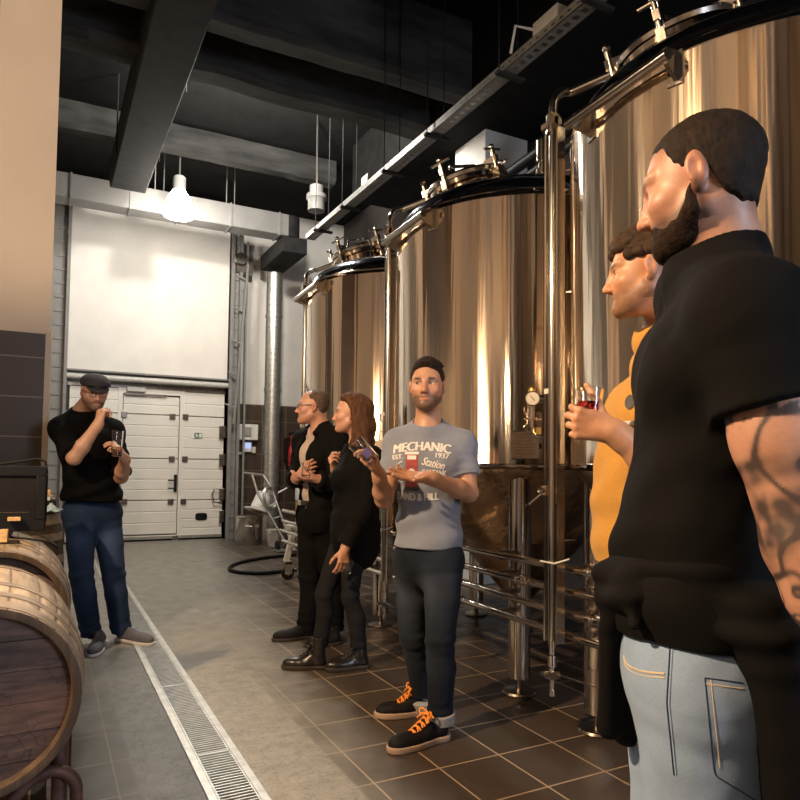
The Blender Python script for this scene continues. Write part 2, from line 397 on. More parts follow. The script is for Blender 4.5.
for z0, z1 in zip([.1]+seams[1:-1], seams[1:-1]+[2.33]):
    q = ribbed(xw0+.012, xw1-.012, z0+.003, z1-.003, YD); b.add(q.v, q.f, False)
wk = b.build('wicket_leaf', 'door_white', door)
b = MB().box((xw0-.07, YD-.02, .03), (xw0, YD+.04, 2.43)).box((xw1, YD-.02, .03), (xw1+.07, YD+.04, 2.43)).box((xw0-.001, YD-.021, 2.35), (xw1+.001, YD+.04, 2.43)).box((xw0-.001, YD-.021, .03), (xw1+.001, YD+.04, .085))
b.build('wicket_frame', 'door_white', door, bevel=.003)
for (x, y) in ((124, 414.5), (172.3, 416.6), (185.2, 417), (171.5, 459), (184.5, 459), (124, 459), (170.3, 501.5), (183, 501.5), (124, 501.5), (175, 538)):
    p = px(x, y); MB().box((p[0]-.045, YD-.035, p[2]-.045), (p[0]+.045, YD-.008, p[2]+.045)).build('hinge', 'dark_steel', door, bevel=.004)
p = px(134, 390); MB().box((p[0]-.11, YD-.07, p[2]-.03), (p[0]+.17, YD-.02, p[2]+.045)).build('door_closer', 'white_paint_metal', wk, bevel=.008)
MB().box((p[0]-.13, YD-.05, p[2]-.085), (p[0]+.5, YD-.035, p[2]-.055)).build('closer_arm', 'dark_steel', wk)
p = px(175, 482); b = MB().box((p[0]-.02, YD-.03, p[2]-.16), (p[0]+.025, YD-.005, p[2]+.12)).cyl((p[0], YD-.06, p[2]+.03), (p[0]-.12, YD-.06, p[2]+.03), .012).cyl((p[0], YD-.06, p[2]-.1), (p[0]-.12, YD-.06, p[2]-.1), .01); b.cyl((p[0], YD-.02, p[2]+.03), (p[0], YD-.06, p[2]+.03), .012); b.cyl((p[0], YD-.02, p[2]-.1), (p[0], YD-.06, p[2]-.1), .01)
b.build('handle', 'black_plastic', wk)
p = px(201, 516.5); b = MB(); pl = [(p[0]+.095*math.copysign(abs(math.cos(a))**.5, math.cos(a)), YD-.02, p[2]+.06*math.copysign(abs(math.sin(a))**.5, math.sin(a))) for a in np.linspace(0, 2*PI, 28)[:-1]]
b.prism(pl, (0, .02, 0)).build('pull_slot', 'black_plastic', door)
MB().box((.31, YD-.015, 0), (2.67, YD+.03, .035)).build('floor_seal', 'black_rubber', door)
MB().box((.31, YD-.03, .03), (2.67, YD-.006, .075)).build('bottom_rail', 'galv', door)
MB().box((.24, YD-.02, 2.43), (2.68, YD+.1, 2.475)).build('head_seal', 'dark_steel', door)
MB().cyl((.24, YD-.12, 2.56), (2.72, YD-.12, 2.56), .045).build('top_roller', 'white_paint_metal', door)
MB().box((.24, YD-.16, 2.64), (2.70, YD+.1, 2.665)).box((.24, YD-.07, 2.60), (2.70, YD-.03, 2.64)).build('lintel_ledge', 'duct_grey', door)
MB().box((.26, YD-.05, 2.66), (2.70, YD+.11, 5.6)).build('upper_panel', 'wall_white', door)
def track(x0, x1, y0):
    b = MB().box((x0, y0, 0), (x0+.05, YD+.1, 5.2)).box((x1-.045, y0-.03, 0), (x1, YD+.1, 5.2)).box((x0, y0+.06, 0), (x1, YD+.1, 5.2))
    for k in range(24): b.box((x0+.055, y0+.045, .15+k*.21), (x1-.05, y0+.065, .19+k*.21))
    return b
track(.0, .255, YD-.22).build('side_track', 'duct_grey', door)
track(2.69, 2.87, YD-.22).build('side_track', 'duct_grey', door)
a_, b_ = gy(248, 265, YD-.32), gy(233.5, 424, YD-.32)
b = MB().bar(a_, b_, .035, .05, (0, 1, 0))
for k in range(5):
    q = a_+(b_-a_)*(.1+.2*k); b.bar(q, q-np.array([.16, 0, -.06]), .025, .03, (0, 1, 0))
b.bar((2.93, YD-.3, .1), (2.93, YD-.3, 5.0), .03, .03); b.build('spring_rail', 'duct_grey', door)
p = gy(241, 259, YD-.3); MB().lathe([(0, -.05), (.1, -.05), (.1, -.02), (.07, 0), (.1, .02), (.1, .05), (0, .05)], 20, p, (0, 1, 0)).box(p+np.array([-.05, .04, -.2]), p+np.array([.22, .25, .04])).build('pulley', 'dark_steel', door)
for y in (432, 460, 494, 516): 
    p = gy(222, y, YD-.04); MB().box(p+np.array([-.05, -.04, -.1]), p+np.array([.12, .02, .1])).build('roller_bracket', 'dark_steel', door, bevel=.006)
p = gy(218, 492, YD-.05); pts = [gy(*q, YD-.08) for q in ((224, 490), (215, 488), (212, 494), (214, 502), (222, 503))]; MB().tube(pts, .012).build('locking_bolt', 'dark_steel', door)

# emergency exit sign on the right door panel
p = px(196, 435.5)
sg = MB().box(p+np.array([-.09, -.018, -.05]), p+np.array([.1, -.0085, .05])).build('exit_sign', 'white_plastic', loc=p); tag(sg, 'small green and white emergency exit sign on the white garage door', 'sign')
MB().box(p+np.array([-.03, -.021, -.045]), p+np.array([.095, -.018, .045])).build('green_field', 'green_sign', sg)
q = p+np.array([.03, -.0225, 0])
b = MB().obox(q+np.array([-.02, 0, .0]), (.016, .001, .022), (1, 0, .5), (0, 1, 0)).sphere(q+np.array([-.035, 0, .028]), .009, 8, 6, (1, .1, 1)).obox(q+np.array([-.036, 0, -.022]), (.018, .001, .005), (1, 0, .7), (0, 1, 0)).obox(q+np.array([-.005, 0, -.025]), (.016, .001, .005), (1, 0, -.6), (0, 1, 0)).obox(q+np.array([.036, 0, .0]), (.02, .001, .035), (1, 0, 0), (0, 1, 0))
b.build('running_figure', 'white_plastic', sg)

# ---------------- drain channel
X0, X1 = .592, .775
dr = thing('floor_drain', 'long steel drain channel with a slotted grate running along the floor', 'drain', (.68, 5.6, 0))
MB().box((X0-.012, .5, .0005), (X0+.018, 11.3, .006)).box((X1-.018, .5, .0005), (X1+.012, 11.3, .006)).build('channel_edge', 'galv', dr)
MB().box((X0+.018, .5, -.1), (X1-.018, 11.3, -.09)).box((X0+.0175, .5, -.1), (X0+.0195, 11.3, -.004)).box((X1-.0195, .5, -.1), (X1-.0175, 11.3, -.004)).build('channel_trough', 'black_rubber', dr)
b = MB(); y = .5
while y < 11.25:
    b.box((X0+.021, y, -.012), (X1-.021, y+.0085, .0055)); y += .0235
b.box((X0+.02, .5, .001), (X0+.027, 11.3, .0058)).box((X1-.027, .5, .001), (X1-.02, 11.3, .0058))
for yy in np.arange(1.0, 11.3, 1.0): b.box((X0+.02, yy-.008, .001), (X1-.02, yy+.008, .0058))
b.build('grate', 'galv', dr)

# ---------------- ducts, lamps, tray under the ceiling
YS = 11.05
cx_ = gy(274.5, 300, YS)[0]
t = thing('ventilation_duct', 'rectangular grey duct running across above the garage door', 'duct', (1.6, 10.15, 4.8))
b = MB().box((-1.5, 10.0, 4.8), (3.3, 10.32, 5.14)); b.build('duct_body', 'duct_grey', t, bevel=.01)
for x in (-.6, .2, .95, 1.6, 2.35, 3.1): MB().box((x-.012, 9.988, 4.79), (x+.012, 10.33, 5.15)).build('flange', 'duct_grey', t)
b = MB().lathe([(0, 0), (.17, 0), (.17, .34), (0, .34)], 24, (3.3, 10.16, 4.8), (0, 0, 1)); b.box((cx_-.2, 10.02, 4.56), (cx_+.2, 11.25, 4.81)); b.build('end_elbow', 'duct_dark', t, bevel=.01)
for x in (1.28, 1.40, 2.3, 2.42): MB().cyl((x, 10.1, 5.14), (x, 10.1, ZC), .008, 6).build('hanger_rod', 'galv', t)
t = thing('spiral_duct', 'upright galvanised spiral duct pipe by the garage door post', 'duct', (cx_, YS, 0))
prof = []; r0 = .135
for k in range(46):
    z = .25+k*.092
    prof += [(r0, z), (r0, z+.082), (r0+.004, z+.086), (r0+.004, z+.09)]
MB().lathe([(0, .25)]+prof+[(0, prof[-1][1])], 32, (cx_, YS, 0)).build('pipe', 'galv', t)
for z in (.9, 2.5, 3.75): MB().lathe([(r0+.003, -.025), (r0+.012, -.025), (r0+.012, .025), (r0+.003, .025)], 32, (cx_, YS, z)).build('clamp_band', 'galv', t)
MB().lathe([(.15, 0), (.15, .26), (0, .26)], 32, (cx_, YS, 0)).build('foot', 'galv', t)
# long dark box duct running away from the camera
t = thing('box_duct', 'long matt black box duct hanging along the ceiling with chipped edges', 'duct', (.85, 6, 4.8))
b = MB(); poly = []
for y, z in [(-1.5, 4.8), (9.3, 4.8)]+[(9.3+.3*math.sin(a), 5.1-.3*math.cos(a)) for a in np.linspace(.1, PI/2, 8)]+[(9.6, 5.25), (-1.5, 5.25)]: poly.append((.64, y, z))
b.prism(poly, (.43, 0, 0)).build('duct_body', 'duct_dark', t, bevel=.012)
for y in np.arange(3.2, 9, 1.7):
    for x in (.62, 1.09): MB().cyl((x, y, 4.82), (x, y, ZC), .007, 6).build('hanger_rod', 'duct_dark', t)
# cable tray
t = thing('cable_tray', 'perforated galvanised cable tray hanging along above the tanks', 'tray', (2.79, 4.5, 4.0))
MB().box((2.735, 1.0, 4.0), (2.845, 7.75, 4.004)).box((2.735, 1.0, 4.0), (2.739, 7.75, 4.06)).box((2.841, 1.0, 4.0), (2.845, 7.75, 4.06)).build('trough', 'tray_steel', t)
b = MB()
for y in np.arange(1.1, 7.7, .075): b.box((2.7345, y, 4.022), (2.7355, y+.03, 4.034)).box((2.77, y, 3.9990), (2.81, y+.035, 4.0))
b.build('slots', 'dark_steel', t)['kind'] = 'stuff'
for y in (2.9, 3.75, 4.75, 5.55, 6.55, 7.35):
    b = MB().cyl((2.71, y, 3.98), (2.71, y, ZC), .005, 6).cyl((2.87, y, 3.98), (2.87, y, ZC), .005, 6).box((2.69, y-.02, 3.975), (2.92, y+.02, 3.998)); b.build('hanger', 'duct_dark', t)
MB().box((2.74, 3.18, 4.06), (2.83, 3.42, 4.15)).tube([(2.74, 3.4, 4.1), (2.66, 3.5, 4.16), (2.66, 3.55, 4.0)], .01).build('junction_box', 'white_paint_metal', t, bevel=.01)
MB().box((2.75, 6.0, 4.06), (2.83, 6.16, 4.16)).build('junction_box', 'white_paint_metal', t, bevel=.01)
b = MB().tube([(2.9, 5.2, 3.98), (2.95, 5.1, 3.9), (3.1, 5.2, 3.86), (3.4, 5.6, 3.9), (3.8, 5.9, 4.0)], .012); b.build('loose_cable', 'black_rubber', t)

# lit bell lamp
LP = gy(179, 201, 9.5)
t = thing('bell_lamp', 'glowing white bell pendant lamp hanging before the garage door', 'lamp', LP+np.array([0, 0, .3]))
MB().lathe([(.0, .14), (.075, .14), (.12, .09), (.165, .0), (.19, -.12), (.2, -.2), (.195, -.215), (.17, -.22), (0, -.215)], 32, LP).build('lamp_shade', 'lamp_glow', t)
MB().lathe([(0, .34), (.07, .34), (.085, .32), (.085, .15), (.09, .14), (.0, .14)], 24, LP).build('lamp_housing', 'white_paint_metal', t)
MB().cyl(LP+np.array([0, 0, .34]), (LP[0], LP[1], ZC), .012, 8).build('stem', 'galv', t)
# unlit can lamp
SP = gy(316.5, 199, 8.2)
t = thing('can_lamp', 'unlit white can spotlight hanging beside the cable tray end', 'lamp', SP)
MB().lathe([(0, .17), (.09, .17), (.09, .06), (.13, .05), (.135, .0), (.11, -.03), (.11, -.16), (.10, -.165), (0, -.15)], 28, SP).build('lamp_housing', 'can_grey', t)
MB().cyl(SP+np.array([0, 0, .17]), (SP[0], SP[1], ZC), .014, 8).build('stem', 'dark_steel', t)
# dark pipes crossing behind the tanks
a_ = gx(500, 180, 4.1); b_ = gx(566, 132, 4.1)
for k, (o, r) in enumerate(((0, .055), (.16, .04))):
    d_ = (b_-a_); q = MB().cyl(a_-d_*1.2-np.array([0, 0, o]), b_+d_*1.0-np.array([0, 0, o]), r).build('roof_pipe', 'black_plastic', loc=a_-np.array([0, 0, o]))
    tag(q, ('thick' if k == 0 else 'thinner lower')+' black pipe slanting up behind the steel tanks', 'pipe', 'black pipes behind the tanks')

# ================================================================== FERMENTATION TANKS
TX, TR = 2.82, .845
TZ0, TZ1 = 1.25, 2.80
def oncyl(x, y, Xc, Yc, R):
    d = ray(x, y); a = d[0]**2+d[1]**2; b = -2*(d[0]*Xc+d[1]*Yc); c = Xc*Xc+Yc*Yc-R*R
    t = (-b-math.sqrt(max(0, b*b-4*a*c)))/(2*a); return CAM+d*t
YT = 3.635
tank = thing('fermentation_tank', 'stainless fermentation tank standing behind the man in the grey shirt', 'tank', (TX, YT, 0), 'fermentation tanks')
C0 = np.array([TX, YT, 0])
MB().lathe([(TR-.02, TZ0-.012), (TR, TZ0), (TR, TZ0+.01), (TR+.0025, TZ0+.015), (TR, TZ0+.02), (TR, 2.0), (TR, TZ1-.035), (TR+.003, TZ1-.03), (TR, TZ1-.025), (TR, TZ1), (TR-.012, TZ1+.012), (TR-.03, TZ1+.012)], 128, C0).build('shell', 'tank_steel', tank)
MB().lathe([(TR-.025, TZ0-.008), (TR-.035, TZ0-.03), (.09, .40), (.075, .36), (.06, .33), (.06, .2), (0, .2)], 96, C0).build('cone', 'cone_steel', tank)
dome = []
for k in range(15):
    a = k/14*PI/2; dome.append(((TR-.02)*math.cos(a)**.85 if k < 14 else 0, TZ1+.01+.24*math.sin(a)))
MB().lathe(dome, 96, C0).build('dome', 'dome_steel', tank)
# hatch on the dome, tipped forward
HC = np.array([TX-.29, YT+.20, 3.12]); HN = np.array([-.26, .08, 1.]); HN /= np.linalg.norm(HN)
hatch = MB().lathe([(.235, -.22), (.235, .02), (.27, .025), (.27, .05), (.235, .055)], 56, HC, HN).build('hatch_neck', 'tank_steel', tank)
MB().lathe([(.28, .055), (.285, .075), (.275, .09), (.20, .10), (.19, .115), (.0, .135)], 56, HC, HN).build('hatch_lid', 'pipe_steel', hatch)
HU = np.cross(HN, [0, 1, 0]); HU /= np.linalg.norm(HU); HW = np.cross(HN, HU)
for k in range(5):
    a = 2*PI*(k+.35)/5; e = math.cos(a)*HU+math.sin(a)*HW; s_ = np.cross(HN, e); p = HC+e*.295
    b = MB().cyl(p-HN*.06, p+HN*.17, .016, 10).obox(p+HN*.02, (.03, .018, .03), e, s_).obox(p+HN*.11-e*.03, (.055, .014, .02), e, s_).cyl(p+HN*.175-s_*.07, p+HN*.175+s_*.07, .009, 8).sphere(p+HN*.19, .02, 10, 6)
    b.build('hatch_clamp', 'pipe_steel', hatch)
b = MB().tube([HC+HN*.13-HU*.12, HC+HN*.2-HU*.1, HC+HN*.2+HU*.1, HC+HN*.13+HU*.12], .012); b.build('lid_handle', 'pipe_steel', hatch)
p = np.array([TX-.16, YT-.42, 2.96]); MB().lathe([(0, 0), (.03, 0), (.03, .09), (.045, .09), (.045, .12), (.03, .125), (.03, .17), (.042, .17), (.042, .30), (.036, .305), (0, .305)], 20, p).build('relief_valve', 'pipe_steel', tank)
# ladder rail across the front of the shell
A = oncyl(433, 219, TX, YT, TR); B = oncyl(400, 243, TX, YT, TR)
def gusset(P, along):
    n = P-np.array([TX, YT, P[2]]); n /= np.linalg.norm(n); along = along/np.linalg.norm(along)
    Q = P+n*.095; tn = np.cross([0, 0, 1], n)
    b = MB().prism([P-n*.004+np.array([0, 0, .06]), Q+np.array([0, 0, .03]), Q+np.array([0, 0, -.03]), P-n*.004+np.array([0, 0, -.065])], tn*.014)
    b.prism([P-tn*.03-n*.006+np.array([0, 0, .055]), P+tn*.03-n*.006+np.array([0, 0, .055]), P+tn*.03-n*.006-np.array([0, 0, .07]), P-tn*.03-n*.006-np.array([0, 0, .07])], n*.016)
    return b, Q
g1, QA = gusset(A, B-A); g2, QB = gusset(B, B-A)
d_ = (QB-QA)/np.linalg.norm(QB-QA)
rl = MB().cyl(QA-d_*.02, QB+d_*.03, .021, 16).build('ladder_rail', 'pipe_steel', tank)
g1.build('gusset', 'pipe_steel', rl); g2.build('gusset', 'pipe_steel', rl)
# legs with foot pads
for dx, dy in ((-.45, -.575), (-.45, .575), (.45, -.575), (.45, .575)):
    p = C0+np.array([dx, dy, 0]); b = MB(); n = 24; r = .062; vs = []; fs = []
    out = np.array([dx, dy, 0])/math.hypot(dx, dy)
    for z in (.09, 1.0):
        for k in range(n):
            e = np.array([math.cos(2*PI*k/n), math.sin(2*PI*k/n), 0]); zz = z if z < .5 else 1.13+1.0*r*(e@out)
            vs.append(p+e*r+np.array([0, 0, zz]))
    fs = [(k, (k+1) % n, n+(k+1) % n, n+k) for k in range(n)]; b.add(vs, fs, True); b.cap([vs[k] for k in range(n)][::-1]); b.cap(vs[n:])
    lg = b.build('leg', 'pipe_steel', tank)
    MB().lathe([(0, .0), (.088, .0), (.095, .008), (.088, .018), (.03, .028), (.018, .03), (.018, .1), (0, .1)], 32, p).build('foot_pad', 'dark_steel', lg)
# pressure gauge, sampling tap and name plate on the front of the shell
p = oncyl(531, 401, TX, YT, TR); n = p-np.array([TX, YT, p[2]]); n /= np.linalg.norm(n); tn = np.cross([0, 0, 1], n)
gz_ = np.array([0, 0, 1.]); q = p+n*.10
ga = MB().cyl(p+tn*.1-n*.01, p+tn*.1+n*.1, .026).cyl(q+tn*.1, q-tn*.0, .024).cyl(q+gz_*.02, q-gz_*.10, .021).lathe([(.0, -.003), (.045, -.003), (.045, .003), (0, .003)], 24, q-gz_*.105).cyl(q-gz_*.1, q-gz_*.15, .014)
ga.tube([q-gz_*.14, q-gz_*.18, q-gz_*.2+tn*.03, q-gz_*.2+tn*.08], .014)
ga = ga.build('sampling_tap', 'pipe_steel', tank)
MB().cyl(q+gz_*.03, q+gz_*.05, .022, 16).sphere(q+gz_*.05, .02, 12, 8).build('valve_knob', 'brass', ga)
fc = np.array([-.62, -.78, 0.]); 
MB().lathe([(0, -.02), (.036, -.02), (.04, .012), (.036, .016), (.033, .012), (0, .011)], 28, q+fc*.025, fc).build('pressure_gauge', 'pipe_steel', ga)
fx = np.cross([0, 0, 1], fc); b = MB().lathe([(0, .0125), (.0325, .0125)], 28, q+fc*.025, fc); b.build('dial', 'dial_white', ga)
b = MB().bar(q+fc*.0395-gz_*.012+fx*.01, q+fc*.0395+gz_*.018-fx*.014, .003, .002, fc); b.build('needle', 'black_plastic', ga)
MB().obox(q-gz_*.17+tn*.03+n*.02, (.012, .012, .018), tn, n).build('tap_tag', 'brass', ga)
p = oncyl(525, 445, TX, YT, TR); n = p-np.array([TX, YT, p[2]]); n /= np.linalg.norm(n); tn = np.cross([0, 0, 1], n)
pl = MB().obox(p+n*.004, (.075, .006, .075), tn, n).build('name_plate', 'plate_engraved', tank, bevel=.003)
b = MB()
for k in range(7): b.obox(p+n*.0102+gz_*(.055-.017*k)-tn*(.004*(k % 3)), (.055-.006*(k % 3), .0006, .0022), tn, n)
b.build('engraving', 'dark_steel', pl)
# copies
tank_a = copy_tree(tank, (TX, YT+1.75, 0)); tank_a['label'] = 'farthest stainless tank beside the spiral duct and garage door'
tank_b = copy_tree(tank, (TX, YT-1.75, 0)); tank_b['label'] = 'nearest stainless tank, largest in view, behind the black shirt man'
# cleaning pipes: one for each tank, each bent to its own tank
def cleaning_pipe(tk, yc, y, label):
    X = 2.165
    t = tk
    top = 2.94
    b = MB().tube([(X, y, .43), (X, y, top)], .02, 14)
    y0_ = yc+.22; pts = [(X, y, top)]+[tuple(p) for p in arc((X+.11, y, top+.08), .11, (-1, 0, 0), (0, 0, 1), 0, PI/2, 8)]+[(TX-.46, yc+.37, top+.19)]
    b2 = MB().tube(pts, .021, 16)
    cp = b.build('cleaning_pipe', 'pipe_steel', t)
    b2.build('elbow', 'pipe_steel', cp)
    b = MB(); w, dp = .036, .022    # U channel guarding the pipe
    b.box((X-.012, y-w-.012, .42), (X+.035, y-w, top-.03)).box((X-.012, y+w, .42), (X+.035, y+w+.012, top-.03)).box((X+.03, y-w, .42), (X+.036, y+w, top-.03))
    b.build('guard_channel', 'pipe_steel', cp)
    b = MB().cyl((X, y, top-.05), (X, y, top-.02), .034, 16).cyl((X, y, top+.01), (X, y, top+.04), .034, 16).cyl((X-.01, y-.05, top-.005), (X-.01, y+.05, top-.005), .026, 6).obox((X-.03, y-.03, top), (.02, .02, .028), (1, 0, 0), (0, 1, 0))
    b.build('union_clamp', 'pipe_steel', cp)
    b = MB().tube([(X, y, .43), (X, y, .38), (X, y, .2)], [.02, .015, .012], 12).cyl((X, y, .31), (X, y, .36), .021).obox((X, y, .27), (.028, .022, .018), (1, 0, 0), (0, 1, 0)).cyl((X-.05, y+.02, .275), (X+.03, y+.02, .275), .011).cyl((X, y, .2), (X, y, .17), .016)
    lv = b.build('bottom_valve', 'pipe_steel', cp); MB().bar((X+.02, y-.02, .275), (X+.06, y-.22, .27), .014, .006).build('lever', 'pipe_steel', lv)
    p = np.array([X-.03, y+.02, 1.14]); q = p-RV*.085-np.array([0, 0, .075])
    va = MB().cyl(p+np.array([.05, 0, 0]), p-np.array([.03, 0, 0]), .016).cyl(p-np.array([0, 0, .022]), p+np.array([0, 0, .022]), .019).build('side_valve', 'pipe_steel', cp)
    MB().cyl(p, q, .0065, 10).build('lever', 'pipe_steel', va); MB().sphere(q, .013, 12, 8).build('lever_knob', 'black_plastic', va)
    for z in (.9, 1.5, 2.1, 2.7):
        n = np.array([TX-X, yc-y, 0]); L = np.linalg.norm(n); n /= L; MB().bar((X+.02, y, z), np.array([X, y, z])+n*(L-TR+.01) if z > 1.25 else (2.31, y+.0, z), .014, .006).build('stand_off', 'pipe_steel', cp)
    b = MB().tube([(X-.03, y-.05, .80), (X-.03, y+.05, .80)], .004, 6).tube([(X-.03, y-.05, .80), (X-.01, y-.13, .83)], .004, 6); b.build('cable_tie', 'white_plastic', cp)
    b = MB()
    for z in (1.62, 1.15): b.obox((X-.022, y+.02, z), (.002, .014, .012), (1, 0, 0), (0, 1, 0))
    b.build('tape_mark', 'white_plastic', cp)
def ypx(x, X=2.165, y=400): return gx(x, y, X)[1]
cleaning_pipe(tank_b, YT-1.75, ypx(552.5), ''); cleaning_pipe(tank, YT, ypx(387.5), ''); cleaning_pipe(tank_a, YT+1.75, ypx(304), '')
# horizontal manifold pipes in front of the legs
for k, (z, nm) in enumerate(((.765, 'top'), (.657, 'second'), (.552, 'third'), (.450, 'lowest'))):
    X = 2.245
    b = MB().cyl((X, .9, z), (X, 6.9, z), .019, 16)
    t = b.build('manifold_pipe', 'pipe_steel', loc=(X, 3.9, z)); tag(t, f'{nm} of the four steel pipes running along the tank legs', 'pipe', 'steel pipes along the tank legs')
    b = MB()
    for y in (1.31, 2.46, 3.06, 4.21, 4.81): MB().obox((X+.03, y, z), (.034, .012, .026), (1, 0, 0), (0, 1, 0)).build('pipe_clip', 'dark_steel', t)
    for yv in ((2.33,), (2.86,), (2.32,), (3.52,))[k]:
        b = MB().lathe([(0, -.06), (.03, -.06), (.03, -.045), (.024, -.04), (.03, -.02), (.03, .02), (.024, .04), (.03, .045), (.03, .06), (0, .06)], 18, (X, yv, z), (0, 1, 0))
        if k == 3: b.cyl((X-.005, yv, z), (X-.03, yv, z-.05), .022).cyl((X-.03, yv, z-.05), (X-.03, yv, z-.13), .02)
        vv = b.build('valve', 'pipe_steel', t)
        e_ = -.12 if k == 3 else .035; MB().cyl((X-.03, yv-.04, z), (X-.05, yv-.05, z+e_), .008, 10).sphere((X-.05, yv-.05, z+e_), .012, 10, 6).build('lever', 'pipe_steel', vv)
# ================================================================== BARRELS ON THE LEFT
def barrel(name, label, c, L, rh, rb, horizontal=True, wood='barrel_oak', tilt=0.0):
    """staves, two heads and hoops; axis along y (lying) or z (upright)"""
    ax = np.array([math.sin(tilt), math.cos(tilt), 0]) if horizontal else np.array([0, 0, 1.]); c = np.array(c, float)
    t = thing(name, label, 'barrel', c-np.array([0, 0, rb]) if horizontal else c-np.array([0, 0, L/2]))
    prof = lambda s: rh+(rb-rh)*(1-abs(2*s-1)**2.0)
    ns = 26; Z = ax; X = np.array([1., 0, 0])-Z*Z[0]; X /= np.linalg.norm(X); Y = np.cross(Z, X)
    vs = []; fs = []; st = []; rr = np.random.default_rng(3); m_ = 18; a = 0
    wd = rr.uniform(.7, 1.3, ns); wd = wd/wd.sum()*2*PI
    for k in range(ns):
        for e, dr in ((.006, -.0012), (.02, 0), (wd[k]*.5, .0002), (wd[k]-.02, 0), (wd[k]-.006, -.0012)):
            for j in range(m_+1):
                s = j/m_; r = prof(s)+dr; th = a+e
                vs.append(c+Z*(s-.5)*L+r*(math.cos(th)*X+math.sin(th)*Y)); st.append(1.0 if dr < -.001 else 0.0)
        a += wd[k]
    N = ns*5
    for k in range(N):
        for j in range(m_): fs.append((k*(m_+1)+j, ((k+1) % N)*(m_+1)+j, ((k+1) % N)*(m_+1)+j+1, k*(m_+1)+j+1))
    # inner lip (croze) at both ends
    b = MB(); b.add(vs, fs, True)
    so = b.build('staves', wood, t, sharp=None)
    for s, sg in ((0, 1), (1, -1)): MB().lathe([(rh+.001, sg*.002), (rh+.001, -sg*.001), (rh-.006, -sg*.002), (rh-.022, -sg*.0), (rh-.026, sg*.045)], 64, c+Z*(s-.5)*L, Z).build('chime', 'barrel_dark', t)
    at_ = so.data.attributes.new('stave', 'FLOAT', 'POINT'); vals = [0.0]*len(so.data.vertices); vals[:len(st)] = st if len(so.data.vertices) >= len(st) else st[:len(vals)]
    at_.data.foreach_set('value', vals)
    for s, sg in ((0, 1), (1, -1)):
        b = MB(); R = rh-.022; edges = [-R, -R*.66, -R*.3, R*.08, R*.42, R*.75, R]; o_ = c+Z*((s-.5)*L+sg*.04)
        for e0, e1 in zip(edges[:-1], edges[1:]):
            e0 += .002; poly = []
            for e in np.linspace(e0, e1, 7): poly.append((math.sqrt(max(0, R*R-e*e)), e))
            for e in np.linspace(e1, e0, 7): poly.append((-math.sqrt(max(0, R*R-e*e)), e))
            rr_ = rr.uniform(0, .004)
            P = [o_+X*p+Y*q*(1 if horizontal else 1)+Z*sg*(-rr_) for p, q in poly]
            b.prism(P, Z*sg*.02)
        b.build('head', 'barrel_head' if horizontal else wood, t)
    for s0, s1 in ((.012, .075), (.13, .175), (.27, .315), (.685, .73), (.825, .87), (.925, .988)):
        b = MB().lathe([(prof(s0)+.0005, (s0-.5)*L), (prof(s0)+.003, (s0-.5)*L), (prof(s1)+.003, (s1-.5)*L), (prof(s1)+.0005, (s1-.5)*L)], 72, c, Z)
        b.build('hoop', 'hoop_steel', t)
    return t
FB = np.array([-.165, 2.65, .577]); SB = np.array([-.175, 3.66, .615])
barrel('oak_barrel', 'nearest oak barrel lying on a steel rack, round dark head facing the camera', FB, .90, .265, .30, tilt=-.04)
barrel('oak_barrel', 'oak barrel lying behind the nearest one, with the black screen on it', SB, .90, .265, .30, tilt=-.04)
barrel('oak_barrel', 'dark upright barrel behind the man in the cap, cluttered on top', (-.17, 4.66, .475), .95, .26, .30, False, 'barrel_dark')
# steel barrel racks
def rack(c, zc, label):
    x, y = c
    t = thing('barrel_rack', label, 'rack', (x, y, 0), 'barrel racks')
    b = MB()
    for yy in (y-.30, y+.27): b.box((x-.30, yy-.025, .13), (x+.27, yy+.025, .19))
    b.box((x+.20, y-.42, .16), (x+.245, y+.40, .215)).box((x-.30, y-.42, .16), (x-.255, y+.40, .215)); b.build('cross_bar', 'rust_steel', t, bevel=.004)
    for sx in (-1, 1):
        for sy in (-1, 1):
            X, Yy = x+sx*.235, y+sy*.36
            MB().cyl((X, Yy, 0), (X, Yy, .42), .022, 12).build('leg', 'rust_steel', t)
    for sy in (-1, 1):
        Yy = y+sy*.40
        pts = [(x+.10, Yy, .27), (x+.16, Yy, .335)]+[tuple(p) for p in arc((x+.21, Yy, .28), .07, (0, 0, 1), (1, 0, 0), 0, PI/2, 6)]+[(x+.28, Yy, 0)]
        MB().tube(pts, .018, 12).build('hoop_foot', 'rust_steel', t)
        MB().bar((x-.24, Yy+.02, .15), (x+.27, Yy+.02, .215), .03, .05).build('cross_bar', 'rust_steel', t)
    b = MB()   # curved saddles hugging the barrel belly
    for yy in (y-.30, y+.27):
        P0 = [(x+.0+.305*math.sin(a), yy-.02, zc-.312*math.cos(a)) for a in np.linspace(-.85, .85, 15)]
        P1 = [(x+.0+.33*math.sin(a), yy-.02, zc-.337*math.cos(a)) for a in np.linspace(.85, -.85, 15)]
        b.prism(P0+P1, (0, .04, 0))
    b.build('saddle', 'rust_steel', t)
rack((-.165, 2.65), .577, 'rusty steel rack holding the nearest oak barrel'); rack((-.175, 3.66), .615, 'rusty steel rack holding the second oak barrel behind')
